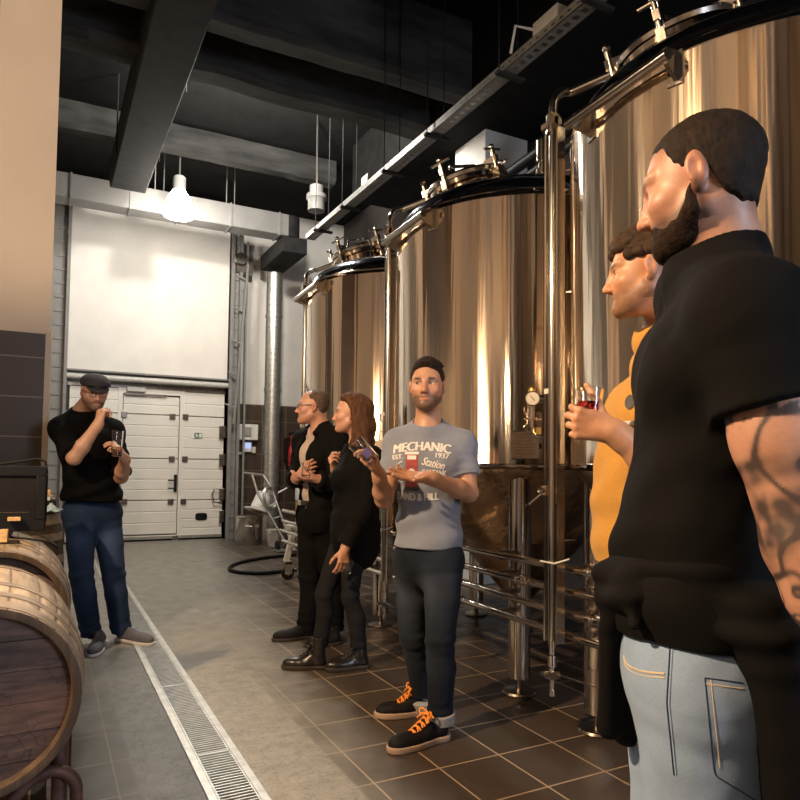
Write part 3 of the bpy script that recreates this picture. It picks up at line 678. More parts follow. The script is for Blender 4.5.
# screen on the second barrel
t = thing('flat_screen', 'black framed flat screen standing on the second oak barrel', 'screen', (-.25, 3.52, .925))
y = 3.5
b = MB().box((-.52, y, .935), (.012, y+.045, .985)).box((-.52, y, 1.19), (.012, y+.045, 1.228)).box((-.03, y, .985), (.012, y+.045, 1.19)).box((-.52, y, .985), (-.478, y+.045, 1.19)); b.build('bezel', 'black_plastic', t, bevel=.005)
MB().box((-.48, y+.012, .98), (-.028, y+.04, 1.195)).build('panel', 'black_rubber', t)
MB().box((-.45, y+.010, 1.018), (-.05, y+.013, 1.021)).build('trim_line', 'dark_steel', t)
MB().box((-.38, y-.03, .915), (-.12, y+.14, .94)).build('stand', 'black_plastic', t)
pts = [(-.5, y+.08, 1.21), (-.3, y+.1, 1.215), (-.12, y+.1, 1.245), (-.03, y+.1, 1.262), (.005, y+.1, 1.25), (.012, y+.1, 1.2), (.012, y+.1, .97)]
tag(MB().tube(pts, .006, 8).build('power_cable', 'black_rubber', loc=(0, y+.1, .95)), 'thin black cable looping behind the black flat screen', 'cable')
pts = [(-.02, 3.46, .925), (.03, 3.40, .905), (.065, 3.36, .87), (.03, 3.35, .90), (-.06, 3.36, .916), (-.12, 3.4, .92)]
tag(MB().tube(pts, .005, 8).build('signal_cable', 'black_rubber', loc=(0, 3.4, .9)), 'thin black cable lying over the edge of the second oak barrel', 'cable')
pc = gy(14.5, 515, y); tag(MB().box((pc[0]-.026, y-.035, .985-.001), (pc[0]+.026, y+.0, 1.001)).build('cork_block', 'cork', loc=(pc[0], y, .985), bevel=.002), 'small cork block on the lower frame of the black screen', 'block')
tag(MB().box((-.195, 3.33, .905), (-.128, 3.42, .955)).build('wooden_block', 'cork', loc=(-.16, 3.37, .905), bevel=.003), 'pale wooden block on the second barrel below the screen', 'block')
# clutter on the upright barrel
z = .951
for k, (w, d, h, mt) in enumerate(((.24, .2, .022, 'paper'), (.22, .19, .014, 'cardboard'), (.23, .18, .03, 'black_plastic'), (.21, .17, .022, 'paper'), (.2, .18, .012, 'cardboard'), (.19, .15, .026, 'cork'))):
    o = .02*random.uniform(-1, 1); nm = ('magazine', 'booklet', 'tray', 'magazine', 'booklet', 'wooden_box')[k]
    lb = ('pale magazine at the bottom of the pile on the upright barrel', 'brown card booklet second from the bottom of the pile', 'black tray in the middle of the pile on the upright barrel', 'pale magazine lying above the black tray', 'brown card booklet just under the small wooden box', 'small light wooden box on top of the pile')[k]
    q = MB().box((-.12-w/2+o+.07, 4.62-d/2, z), (-.12+w/2+o+.07, 4.62+d/2, z+h)).build(nm, mt, loc=(-.05+o, 4.62, z), bevel=.002); tag(q, lb, nm.split('_')[-1]); z += h+.0008
# folded rag draped at the edge
b = MB(); vs = []; fs = []
for i in range(14):
    for j in range(14):
        u, v = i/13-.5, j/13-.5; vs.append((.03+.13*u*(1+.2*math.sin(5*v)), 4.50+.12*v, .953+.028*math.exp(-8*(u*u+v*v))*(1+.6*math.sin(9*u+4*v))+.008*math.sin(14*u)*math.sin(11*v)+.012))
fs = [(i*14+j, (i+1)*14+j, (i+1)*14+j+1, i*14+j+1) for i in range(13) for j in range(13)]
rg = b.add(vs, fs).build('cloth_rag', 'cloth_blue', loc=(.03, 4.50, .953), sharp=None); sm_ = rg.modifiers.new('s', 'SOLIDIFY'); sm_.thickness = .008; tag(rg, 'pale blue crumpled rag on the upright barrel beside the cap man', 'cloth')

# ================================================================== CORNER RIGHT OF THE GARAGE DOOR
P0 = gz(249, 545); P0[1] = min(P0[1], 10.55)
pk = 10.5
c0 = gz(249, 544.5); cpx, cpy = c0[0], c0[1]
t = thing('stock_pot', 'steel stock pot with lid standing right of the garage door', 'pot', (cpx, cpy, 0))
MB().lathe([(0, 0), (.195, 0), (.2, .01), (.2, .415), (.21, .42), (.21, .43), (.198, .43)], 40, (cpx, cpy, 0)).build('pot_body', 'pot_steel', t)
MB().lathe([(.205, .428), (.213, .436), (.2, .445), (.1, .46), (0, .462)], 40, (cpx, cpy, 0)).build('lid', 'pot_steel', t)
tow = np.array([-math.sin(.1), -1, 0]); tow /= np.linalg.norm(tow)
for a in (-.55, PI-.55):
    e = np.array([math.cos(a-PI/2+.2), math.sin(a-PI/2+.2), 0]); s_ = np.cross([0, 0, 1], e); c = np.array([cpx, cpy, .3])+e*.2
    MB().tube([c-s_*.06, c-s_*.055+e*.045, c+s_*.055+e*.045, c+s_*.06], .01, 10).build('handle', 'pot_steel', t)
# white bucket lying tilted on the pot
bc = np.array([cpx+.09, cpy-.02, .475]); ba = np.array([-.42, -.3, .62]); ba = np.array([.30, .1, .95]); ba /= np.linalg.norm(ba)
t = thing('white_bucket', 'white plastic bucket tilted on the lid of the stock pot', 'bucket', bc)
MB().lathe([(0, .0), (.13, 0), (.15, .02), (.118, .26), (.126, .262), (.126, .28), (.112, .282), (.11, .26), (.09, .24), (0, .24)], 32, bc+np.array([.06, 0, .055]), ba).build('bucket_body', 'white_plastic', t)
MB().lathe([(.1, -.012), (.22, -.012), (.225, .0), (.215, .008), (.1, .006)], 36, bc+np.array([.03, 0, .05]), ba).build('rim_flange', 'white_plastic', t)
# hand truck with a coil of wire leaning behind
hx, hy = gz(281, 547)[:2]; hy = 10.1
def P(x, y_, yy): return gy(x, y_, yy)
t = thing('hand_truck', 'grey tubular hand truck leaning beside the spiral duct', 'trolley', (hx, hy, 0))
tp = P(245, 474, 9.95)
for (xa, ya, xb, yb, xc, yc) in ((252, 474, 258, 494, 284, 540), (263, 475, 271, 487, 290, 540)):
    MB().tube([P(xa, ya, 9.95), P(xb, yb, 9.85), P(xc, yc, 9.55)], .018, 12).build('rail', 'galv', t)
MB().tube([P(244, 473, 9.95), P(253, 474, 9.95), P(263, 475, 9.95), P(268, 480, 9.93)], .02, 12).build('handle_bar', 'galv', t)
b = MB()
for f_ in (.3, .55, .8):
    b.cyl(P(258, 494, 9.85)*(1-f_)+P(284, 540, 9.55)*f_, P(271, 487, 9.85)*(1-f_)+P(290, 540, 9.55)*f_, .012, 8)
b.build('rung', 'galv', t)
q = P(287, 538, 9.5); b = MB().cyl((q[0]-.16, 9.5, .075), (q[0]-.12, 9.5, .075), .075).cyl((q[0]+.10, 9.5, .075), (q[0]+.14, 9.5, .075), .075); b.build('wheel', 'black_rubber', t)
MB().box((q[0]-.2, 9.3, .012), (q[0]+.16, 9.52, .03)).build('toe_plate', 'galv', t)
cc_ = P(269, 498, 9.8); b = MB()
for k in range(9):
    ph = k*.35; R = .13+.012*math.sin(k*2); ax = np.array([.35, -.9, .25+.05*math.sin(k)]); ax /= np.linalg.norm(ax); u = np.cross(ax, [0, 0, 1]); u /= np.linalg.norm(u); w = np.cross(ax, u)
    b.tube([cc_+np.array([.01*math.sin(ph), .012*k-.06, .01*math.cos(ph)])+R*(math.cos(a)*u*.75+math.sin(a)*w*1.25) for a in np.linspace(0, 2*PI, 25)], .006, 6, False)
tag(b.build('wire_coil', 'galv', loc=cc_), 'coil of grey wire hanging on the hand truck by the spiral duct', 'wire')
# small white bucket on the floor
q = gz(274, 545.5); q = gz(273.5, 546); t = thing('plastic_pail', 'small white pail on the floor beside the stock pot', 'bucket', (q[0], q[1], 0))
MB().lathe([(0, 0), (.085, 0), (.115, .24), (.121, .243), (.121, .255), (.108, .255), (.08, .02), (0, .02)], 28, q).build('pail_body', 'white_plastic', t)
MB().tube([q+np.array([-.115, 0, .25]), q+np.array([-.09, -.1, .19]), q+np.array([0, -.14, .17]), q+np.array([.09, -.1, .19]), q+np.array([.115, 0, .25])], .004, 6).build('handle', 'galv', t)
# upright drum behind the man with glasses
q = gz(291, 547); dx_, dy_ = q[0]+.12, 9.6
t = thing('plastic_drum', 'tall drum with a white top and brown lower half behind the hand truck', 'drum', (dx_, dy_, 0))
zb = gy(290, 498, dy_)[2]; zt = gy(290, 479, dy_)[2]
MB().lathe([(0, .05), (.15, .05), (.16, .07), (.16, zb), (0, zb)], 28, (dx_, dy_, 0)).build('drum_body', 'brown_plastic', t)
MB().lathe([(.165, zb-.03), (.168, zb-.02), (.168, zt), (.155, zt+.01), (0, zt+.01)], 28, (dx_, dy_, 0)).build('drum_top', 'white_plastic', t)
MB().lathe([(0, 0), (.155, 0), (.155, .05), (0, .05)], 28, (dx_, dy_, 0)).build('foot_ring', 'black_plastic', t)
tag(MB().cyl(gy(278, 493, dy_-.2), gy(287, 488, dy_-.2), .012, 8).build('tube_end', 'white_plastic', loc=gy(282, 490, dy_-.2)), 'short white tube poking out beside the tall drum', 'tube')
# white framed caster trolley behind the man with glasses
w0 = gz(287.5, 579.5); t = thing('caster_trolley', 'white metal trolley on castors behind the man with glasses', 'trolley', (w0[0]+.3, w0[1], 0))
top = gy(294, 528, w0[1]+.02)
b = MB().bar(w0+np.array([-.02, 0, .19]), top+np.array([.0, 0, 0]), .06, .05, (0, 1, 0)); b.build('leg', 'white_paint_metal', t, bevel=.006)
MB().bar(w0+np.array([.75, .1, .19]), top+np.array([.6, .1, 0]), .06, .05, (0, 1, 0)).build('leg', 'white_paint_metal', t, bevel=.006)
MB().box(top+np.array([-.05, -.03, -.03]), top+np.array([.65, .16, .03])).build('deck', 'white_paint_metal', t, bevel=.006)
for o in (np.array([0, 0, 0]), np.array([.75, .1, 0])):
    q = w0+o
    MB().cyl(q+np.array([.0, -.02, .065]), q+np.array([0, .02, .065]), .065, 24).build('wheel', 'black_rubber', t)
    MB().box(q+np.array([-.04, -.035, .06]), q+np.array([.04, -.026, .19])).box(q+np.array([-.04, .026, .06]), q+np.array([.04, .035, .19])).box(q+np.array([-.04, -.035, .17]), q+np.array([.04, .035, .20])).cyl(q+np.array([0, -.045, .065]), q+np.array([0, .045, .065]), .016).build('fork', 'galv', t)
# steel fittings on the floor near the trolley
for k, (x_, y_, r) in enumerate(((283, 549.5, .045), (289, 548.5, .05), (288, 530, .05))):
    q = gz(x_, y_) if k < 2 else gz(294.5, 551); h = (.06, .12, .22)[k]
    o = MB().lathe([(0, 0), (r, 0), (r, .012), (r*.6, .02), (r*.6, h-.02), (r, h-.012), (r, h), (0, h)], 20, q).build('pipe_fitting', 'pipe_steel', loc=q)
    tag(o, ('shortest flanged steel fitting on the floor by the small white pail', 'flanged steel fitting beside the shortest one near the small pail', 'tallest flanged steel fitting on the floor beside the trolley')[k], 'fitting', 'steel fittings on the floor')
# hose looped on the floor
hp = [(296, 556), (280, 557.5), (262, 559.5), (246, 562.5), (234, 566), (229, 569.5), (230, 572), (237, 574), (250, 575), (264, 575), (277, 573.8), (292, 572), (305, 570)]
hp = [gz(*q)+np.array([0, 0, .021]) for q in hp]
def smooth(pts, it=2):
    pts = [np.array(p) for p in pts]
    for _ in range(it): pts = [pts[0]]+[x for a, b in zip(pts[:-1], pts[1:]) for x in (a*.75+b*.25, a*.25+b*.75)]+[pts[-1]]
    return pts
tag(MB().tube(smooth(hp), .021, 10).build('hose', 'black_rubber', loc=hp[5]), 'thick black hose looped on the floor tiles near the trolley', 'hose')
# wall controls
YW = YF-.03
q = gy(229+7, 431, YW); q = gy(247, 433, YW)
def onwall(x0, y0, x1, y1): a, b_ = gy(x0, y1, YW), gy(x1, y0, YW); return a, b_
a, b_ = onwall(237.5, 425, 256.5, 440)
t = thing('control_box', 'white door control box on the dark wall tiles by the garage door', 'box', (a[0], YW, a[2]))
MB().box((a[0], YW-.12, a[2]), (b_[0], YW, b_[2])).build('housing', 'white_plastic', t, bevel=.01)
MB().box((a[0]+.05, YW-.135, a[2]+.06), (a[0]+.2, YW-.118, b_[2]-.05)).build('cover', 'grey_plastic', t, bevel=.006)
a, b_ = onwall(243, 442, 251, 452)
t = thing('keypad', 'small wall keypad with a blue lit screen under the control box', 'keypad', (a[0], YW, a[2]))
MB().box((a[0], YW-.06, a[2]), (b_[0], YW, b_[2])).build('housing', 'white_plastic', t, bevel=.008)
MB().box((a[0]+.02, YW-.064, a[2]+.06), (b_[0]-.02, YW-.058, b_[2]-.015)).build('screen', 'screen_blue', t)
a, b_ = onwall(251.5, 447, 255, 453); tag(MB().box((a[0], YW-.05, a[2]), (b_[0], YW, b_[2])).build('wall_socket', 'white_plastic', loc=a, bevel=.006), 'small white socket right of the blue lit keypad', 'socket')
a, b_ = onwall(234, 452, 243, 454.5); tag(MB().box((a[0], YW-.09, a[2]), (b_[0], YW, b_[2])).build('wall_bracket', 'white_paint_metal', loc=a, bevel=.004), 'pale bracket on the tiles left below the keypad', 'bracket')
a, b_ = onwall(233.5, 442, 237, 447); tag(MB().box((a[0], YW-.07, a[2]), (b_[0], YW, b_[2])).build('push_button', 'white_plastic', loc=a, bevel=.006), 'small white push button beside the door track', 'button')
q = gy(288, 446, 10.9); t = thing('fire_extinguisher', 'red fire extinguisher glimpsed behind the man with glasses', 'extinguisher', (q[0]+.05, 11.2, 1.0))
ex = np.array([q[0]+.17, 11.2, 1.22]); MB().lathe([(0, 0), (.06, 0), (.065, .02), (.065, .28), (.05, .33), (.03, .36), (.03, .54), (0, .54)], 24, ex).build('cylinder', 'red_plastic', t)
MB().obox(ex+np.array([0, -.02, .57]), (.07, .02, .02), (1, 0, .2), (0, 1, 0)).cyl(ex+np.array([0, 0, .53]), ex+np.array([0, 0, .58]), .02).build('valve_head', 'black_plastic', t)
MB().box(ex+np.array([-.03, .08, .1]), ex+np.array([.03, YF-11.2, .5])).build('wall_hook', 'dark_steel', t)

# ================================================================== THE HALL BEHIND THE CAMERA (seen only in the steel)
for k, y in enumerate((.9, -1.6)):  # unseen columns, added as warm stripes for the tanks to reflect
    c = struct(MB().box((-2.75, y-.22, 0), (-2.35, y+.22, ZC)).build('wall_added_column', 'wall_tan', bevel=.01))
c = struct(MB().box((XL, 4.0, 0), (XL+.04, 9.0, 3.2)).build('wall_left_tiling', 'wall_tile_y'))

# ================================================================== LIGHT
def light(name, kind, loc, energy, color, target=None, **kw):
    l = bpy.data.lights.new(name, kind); l.energy = energy; l.color = color
    for k, v in kw.items(): setattr(l, k, v)
    o = bpy.data.objects.new(name, l); col.objects.link(o); o.location = Vector(loc)
    if target is not None: o.rotation_euler = (Vector(target)-Vector(loc)).to_track_quat('-Z', 'Y').to_euler()
    return o


light('bell_lamp_light', 'POINT', LP+np.array([0, -.02, -.28]), 105, (1, .93, .83), shadow_soft_size=.16)
light('ceiling_lamp_light', 'POINT', (2.0, 6.98, 5.16), 370, (1, .94, .86), shadow_soft_size=.14)
WARM = (1, .68, .40)
light('warm_spot_light', 'SPOT', (-1.9, 1.7, 3.3), 760, WARM, (2.0, 2.7, 1.05), spot_size=math.radians(84), spot_blend=.55, shadow_soft_size=.06)
light('added_column_light', 'SPOT', (-1.0, 1.2, 4.4), 330, (1, .74, .5), (-.2, 5.5, 3.7), spot_size=math.radians(38), spot_blend=.6, shadow_soft_size=.06)  # spot added to brighten the column; no fitting is built
# unseen pendant lamps, added for warm light and bright streaks on the tanks
for k, (x, y, e) in enumerate(((-2.15, -.6, 45), (-2.15, 4.3, 45), (.6, -2.6, 22))):
    t = thing('bell_lamp', ('unseen bell lamp added behind the camera to the left for warm light', 'unseen bell lamp added left of the tiled column for warm light', 'unseen bell lamp added straight behind the camera for warm light')[k], 'lamp', (x, y, 3.9))
    MB().lathe([(.0, .14), (.075, .14), (.12, .09), (.165, .0), (.19, -.12), (.2, -.2), (.19, -.19), (.16, -.02), (0, .1)], 32, (x, y, 3.75)).build('lamp_shade', 'white_paint_metal', t)
    MB().cyl((x, y, 3.88), (x, y, ZC), .012, 8).build('stem', 'galv', t)
    MB().sphere((x, y, 3.66), .07).build('bulb', 'warm_glow', t)
    light('added_hall_light', 'POINT', (x, y, 3.562), e, (1, .76, .52), shadow_soft_size=.1)
light('cool_area_light', 'AREA', (2.6, -3.6, 2.2), 130, (.72, .82, 1), (1.6, 1.2, 1.0), shape='RECTANGLE', size=1.2, size_y=1.8)  # cool light added behind the camera; no window is built there
w = bpy.data.worlds.new('world'); scn.world = w; w.use_nodes = True; w.node_tree.nodes['Background'].inputs[0].default_value = (.9, .8, .7, 1); w.node_tree.nodes['Background'].inputs[1].default_value = .010
vs_ = scn.view_settings; vs_.view_transform = 'Standard'; vs_.look = 'None'; vs_.exposure = 0.5; vs_.gamma = 1; vs_.use_curve_mapping = False
# ================================================================== PEOPLE
def nrm(v): v = np.array(v, float); return v/np.linalg.norm(v)
class Field:
    """signed distance grid; each primitive only touches its own neighbourhood"""
    def __init__(s, lo, hi, h):
        s.h = h; s.lo = np.array(lo, float); s.n = np.ceil((np.array(hi)-s.lo)/h).astype(int)+1
        s.F = np.full(s.n, .06, np.float32); s.ax = [(s.lo[i]+h*np.arange(s.n[i])).astype(np.float32) for i in range(3)]
    def grid(s, lo, hi):
        a = np.clip(np.floor((np.array(lo)-s.lo)/s.h).astype(int), 0, s.n); b = np.clip(np.ceil((np.array(hi)-s.lo)/s.h).astype(int)+1, 0, s.n)
        if np.any(b <= a): return None, None
        sl = tuple(slice(a[i], b[i]) for i in range(3))
        return sl, [s.ax[0][sl[0]][:, None, None], s.ax[1][sl[1]][None, :, None], s.ax[2][sl[2]][None, None, :]]
    def comb(s, sl, d, k, op):
        if op == 'cut': d = -d
        A = s.F[sl] if op == 'add' else -s.F[sl]
        if op == 'cut': d = -d
        if k > 0:
            h = np.maximum(k-np.abs(A-d), 0)/k; r = np.minimum(A, d)-h*h*k*.25
        else: r = np.minimum(A, d)
        s.F[sl] = r if op == 'add' else -r
    def rc(s, a, b, ra, rb, k=.02, op='add'):
        a, b = np.array(a, float), np.array(b, float); R = max(ra, rb)+k+.02
        sl, X = s.grid(np.minimum(a, b)-R, np.maximum(a, b)+R)
        if sl is None: return
        ba = b-a; L = ba@ba+1e-12; P = [X[i]-np.float32(a[i]) for i in range(3)]
        t = np.clip((P[0]*ba[0]+P[1]*ba[1]+P[2]*ba[2])/L, 0, 1).astype(np.float32)
        d = np.sqrt((P[0]-t*ba[0])**2+(P[1]-t*ba[1])**2+(P[2]-t*ba[2])**2)-(ra+t*(rb-ra))
        s.comb(sl, d.astype(np.float32), k, op)
    def el(s, c, r, M=None, k=.02, op='add'):
        c = np.array(c, float); r = np.array(r, float); R = r.max()+k+.02
        sl, X = s.grid(c-R, c+R)
        if sl is None: return
        P = [X[i]-np.float32(c[i]) for i in range(3)]
        if M is not None: P = [P[0]*M[i][0]+P[1]*M[i][1]+P[2]*M[i][2] for i in range(3)]
        k0 = np.sqrt((P[0]/r[0])**2+(P[1]/r[1])**2+(P[2]/r[2])**2); k1 = np.sqrt((P[0]/r[0]**2)**2+(P[1]/r[1]**2)**2+(P[2]/r[2]**2)**2)+1e-9
        s.comb(sl, (k0*(k0-1)/k1).astype(np.float32), k, op)
    def plane(s, p, n, k=0):
        """keep the side the normal points away from"""
        n = nrm(n); d = (s.ax[0][:, None, None]-p[0])*n[0]+(s.ax[1][None, :, None]-p[1])*n[1]+(s.ax[2][None, None, :]-p[2])*n[2]
        if k:
            A = -s.F; B = -d.astype(np.float32); h = np.maximum(k-np.abs(A-B), 0)/k; s.F = -(np.minimum(A, B)-h*h*k*.25)
        else: np.maximum(s.F, d.astype(np.float32), out=s.F)
    def func(s, fn): np.maximum(s.F, fn(s.ax[0][:, None, None], s.ax[1][None, :, None], s.ax[2][None, None, :]).astype(np.float32), out=s.F)
    def mesh(s):
        F = s.F.copy(); F[0] = F[-1] = .05; F[:, 0] = F[:, -1] = .05; F[:, :, 0] = F[:, :, -1] = .05
        S = F < 0; cnt = np.zeros(tuple(s.n-1), np.int8)
        for dx in (0, 1):
            for dy in (0, 1):
                for dz in (0, 1): cnt += S[dx:s.n[0]-1+dx, dy:s.n[1]-1+dy, dz:s.n[2]-1+dz]
        I = np.argwhere((cnt > 0) & (cnt < 8)); n = len(I)
        idx = np.full(tuple(s.n-1), -1, np.int32); idx[I[:, 0], I[:, 1], I[:, 2]] = np.arange(n)
        acc = np.zeros((n, 3)); c = np.zeros(n)
        corners = [(a, b, d) for a in (0, 1) for b in (0, 1) for d in (0, 1)]
        val = {q: F[I[:, 0]+q[0], I[:, 1]+q[1], I[:, 2]+q[2]].astype(float) for q in corners}
        for q in corners:
            for ax in range(3):
                if q[ax]: continue
                q2 = list(q); q2[ax] = 1; q2 = tuple(q2); f0, f1 = val[q], val[q2]; m_ = (f0 < 0) != (f1 < 0)
                t = np.where(m_, f0/np.where(m_, f0-f1, 1), 0); p = np.tile(np.array(q, float), (n, 1)); p[:, ax] = t
                acc += np.where(m_[:, None], p, 0); c += m_
        V = s.lo+s.h*(I+acc/np.maximum(c, 1)[:, None])
        faces = []
        for ax in range(3):
            o = [1 if i == ax else 0 for i in range(3)]
            A = S[tuple(slice(0, s.n[i]-o[i]) for i in range(3))]; B = S[tuple(slice(o[i], s.n[i]) for i in range(3))]
            E = np.argwhere(A != B); b1, b2 = [i for i in range(3) if i != ax]
            E = E[(E[:, b1] > 0) & (E[:, b2] > 0) & (E[:, b1] < s.n[b1]-1) & (E[:, b2] < s.n[b2]-1)]
            fl = A[E[:, 0], E[:, 1], E[:, 2]]
            q = []
            for d1, d2 in ((-1, -1), (0, -1), (0, 0), (-1, 0)):
                e = E.copy(); e[:, b1] += d1; e[:, b2] += d2; q.append(idx[e[:, 0], e[:, 1], e[:, 2]])
            q = np.stack(q, 1)
            if ax == 1: fl = ~fl
            q[~fl] = q[~fl][:, ::-1]; faces.append(q)
        Q = np.concatenate(faces); Q = Q[(Q >= 0).all(1)]
        return V, Q
def vnormals(V, Q):
    n = np.cross(V[Q[:, 2]]-V[Q[:, 0]], V[Q[:, 3]]-V[Q[:, 1]]); N = np.zeros_like(V)
    for i in range(4): np.add.at(N, Q[:, i], n)
    return N/(np.linalg.norm(N, axis=1)[:, None]+1e-12)
def wavy(V, f, seed=0):
    """smooth pseudo-noise of the position"""
    r = np.random.default_rng(seed); o = np.zeros(len(V))
    for k in range(6):
        d = r.normal(size=3); d /= np.linalg.norm(d); w = r.normal(size=3); w /= np.linalg.norm(w)
        o += np.sin((V@d)*f*(.6+.25*k)+1.3*np.sin((V@w)*f*.6+r.uniform(0, 6))+r.uniform(0, 6))/(1+.4*k)
    return o/3
def nmesh(name, V, Q, mt, parent, loc, attrs=None):
    me = bpy.data.meshes.new(name); w = np.array(WORLD[parent.name] if parent else loc, float); v = (V-w).astype(np.float32)
    n, m_ = len(V), len(Q); me.vertices.add(n); me.vertices.foreach_set('co', v.ravel()); me.loops.add(m_*4); me.loops.foreach_set('vertex_index', Q.astype(np.int32).ravel())
    me.polygons.add(m_); me.polygons.foreach_set('loop_start', np.arange(0, m_*4, 4, dtype=np.int32)); me.polygons.foreach_set('use_smooth', np.ones(m_, bool)); me.update(calc_edges=True); me.validate()
    for k, a in (attrs or {}).items():
        if a.ndim == 2:
            t = me.attributes.new(k, 'FLOAT_COLOR', 'POINT'); t.data.foreach_set('color', np.concatenate([a, np.ones((n, 1))], 1).astype(np.float32).ravel())
        else: t = me.attributes.new(k, 'FLOAT', 'POINT'); t.data.foreach_set('value', a.astype(np.float32))
    return finish(name, me, mt, parent, w, sharp=None)
def seg(V, a, b):
    a, b = np.array(a, float), np.array(b, float); ba = b-a; t = np.clip(((V-a)@ba)/(ba@ba), 0, 1); return np.linalg.norm(V-a-t[:, None]*ba, axis=1), t

class Human:
    def __init__(s, J, face, head, h=.004, build=1.0, arm=1.0, scale=1.0, female=False, face_pitch=0, face_roll=0, chest_dir=None, hip_dir=None):
        s.J = {k: np.array(v, float) for k, v in J.items()}; J = s.J; s.h = h; s.b = build; s.arm = arm; s.fem = female; s.sc = scale
        s.cdir = nrm(chest_dir); s.hdir = nrm(hip_dir if hip_dir is not None else chest_dir)
        # head frame: x to the person's right, y out of the face, z up
        f = nrm(face); r = nrm(np.cross(f, [0, 0, 1])); cp, sp = math.cos(face_pitch), math.sin(face_pitch)
        f2 = f*cp+np.array([0, 0, sp]); u = np.cross(r, f2); cr, sr = math.cos(face_roll), math.sin(face_roll)
        r2 = r*cr+u*sr; u2 = -r*sr+u*cr
        s.HM = np.array([r2, f2, u2]); s.HC = np.array(head, float)
        up = nrm(J['N']-J['P']); fw = nrm(s.cdir-up*(s.cdir@up)); s.CM = np.array([np.cross(fw, up), fw, up])
        fw = nrm(s.hdir); s.PM = np.array([np.cross(fw, [0, 0, 1]), fw, [0, 0, 1]])
        pts = np.array(list(s.J.values())+[s.HC]); s.lo = pts.min(0)-.24; s.hi = pts.max(0)+.24; s.lo[2] = max(s.lo[2], -.01)
        s.hands = []
    def hp(s, p): return s.HC+np.array(p, float)*s.sc@s.HM                 # head-local to world
    def hl(s, V): return (V-s.HC)@s.HM.T/s.sc
    def field(s, lo=None, hi=None, h=None): return Field(s.lo if lo is None else lo, s.hi if hi is None else hi, h or s.h)
    # ---- primitive groups
    def torso(s, F, t=0.0, k=.05, waist=True):
        J, M, b = s.J, s.CM, s.b; P, T, N = J['P'], J['T'], J['N']; W = P*.5+T*.5
        cw, cd_, ww, wd, hw, hd_ = (.15, .10, .118, .088, .155, .115) if s.fem else (.158, .115, .142, .105, .155, .115)
        B = getattr(s, 'belly', 0.0)*(1 if t > 0 else .3)
        F.el(P, (hw*b+t, hd_*b+t, .13+t), s.PM, k)
        F.el(W+M[1]*B*.5, (ww*b+t, wd*b+B+t, .19+t), M, k)
        F.el(T, (cw*b+t, cd_*b+t, .19+t), M, k)
        if s.fem and t > 0:
            for sg in (-1, 1): F.el(T+M[0]*.07*sg+M[1]*.085-M[2]*.02, (.06+t, .055+t, .06+t), M, .04)
        elif not s.fem:
            for sg in (-1, 1): F.el(T+M[0]*.075*b*sg+M[1]*.07*b+M[2]*.05, (.085*b+t, .05*b+t, .07+t), M, .05)
        if t > 0: nr = .047 if s.fem else .057*s.b**.5; F.rc(N-s.CM[2]*.014, N-s.CM[2]*.06+s.CM[1]*.022, nr*1.04+t*.7, nr*1.12+t*.8, .03)
        for n_ in ('SL', 'SR'):
            S = J[n_]; F.rc(N-M[2]*.03+(S-N)*.15, S, .055*b+t, .056*b*s.arm+t, .045)
            F.rc(T+M[2]*.08+(S-N)*.3, S-M[2]*.03, .08*b+t, .05*b+t, .05)
    def armprims(s, F, sd, t=0.0, k=.02, upto='W', tw=None):
        J, a = s.J, s.arm; S, E, W = J['S'+sd], J['E'+sd], J['W'+sd]; tw = t if tw is None else tw
        F.rc(S, S*.45+E*.55, .054*a+t, .048*a+t, k+.015); F.rc(S*.45+E*.55, E, .047*a+t, .040*a+tw, k)
        if upto == 'W':
            d = W-E; F.rc(E, E+d*.32, .041*a+t, .043*a+t, k); F.rc(E+d*.32, W, .042*a+t, .027*a+tw, k); F.rc(W-nrm(d)*.03, W, .028*a+tw, .026*a+tw, k)
        if upto == 'half': F.rc(E, E+(W-E)*.15, .042*a+t, .042*a+tw, k)
    def legs(s, F, t=0.0, k=.035, kn=None, an=None, th=None):
        J, b = s.J, s.b; kn = kn or .054; an = an or .04; th = th or .082; k = min(k, .014)
        for sd in 'LR':
            H, K, A = J['H'+sd], J['K'+sd], J['A'+sd]
            F.rc(H, H*.5+K*.5, th*b+t, (th*.55+kn*.45)*b+t, k); F.rc(H*.5+K*.5, K, (th*.55+kn*.45)*b+t, kn*b+t, k)
            d = A-K; back = -s.hdir*.018
            F.rc(K, K+d*.35+back, kn*b+t, (kn*.98)*b+t, k); F.rc(K+d*.35+back, A, kn*.98*b+t, an*b+t, k)
    def head(s, F, sculpt=True):
        c = s.sc; hp = s.hp; M = s.HM
        F.el(hp((0, -.014, .028)), np.array((.076, .097, .087))*c, M, .0)
        F.el(hp((0, .028, -.028)), np.array((.063, .066, .085))*c, M, .03*c)
        F.el(hp((0, .045, -.075)), np.array((.044, .044, .044))*c, M, .03*c)
        F.rc(hp((-.05, .005, -.062)), hp((-.012, .078, -.1)), .022*c, .017*c, .025*c); F.rc(hp((.05, .005, -.062)), hp((.012, .078, -.1)), .022*c, .017*c, .025*c)
        F.el(hp((0, .083, -.1)), np.array((.02, .014, .015))*c, M, .015*c)
        for g in (-1, 1):
            F.el(hp((g*.043, .058, -.03)), np.array((.024, .026, .022))*c, M, .02*c)
            F.rc(hp((g*.05, .066, .022)), hp((g*.014, .084, .019)), .010*c, .010*c, .014*c)
            F.el(hp((g*.032, .098, -.002)), np.array((.02, .018, .0135))*c, M, .012*c, 'cut')
            F.el(hp((g*.0315, .0695, -.001)), np.array((.018, .0165, .0155))*c, M, .005*c); F.el(hp((g*.0315, .092, -.0018)), np.array((.0145, .02, .0058))*c, M, .002*c, 'cut')
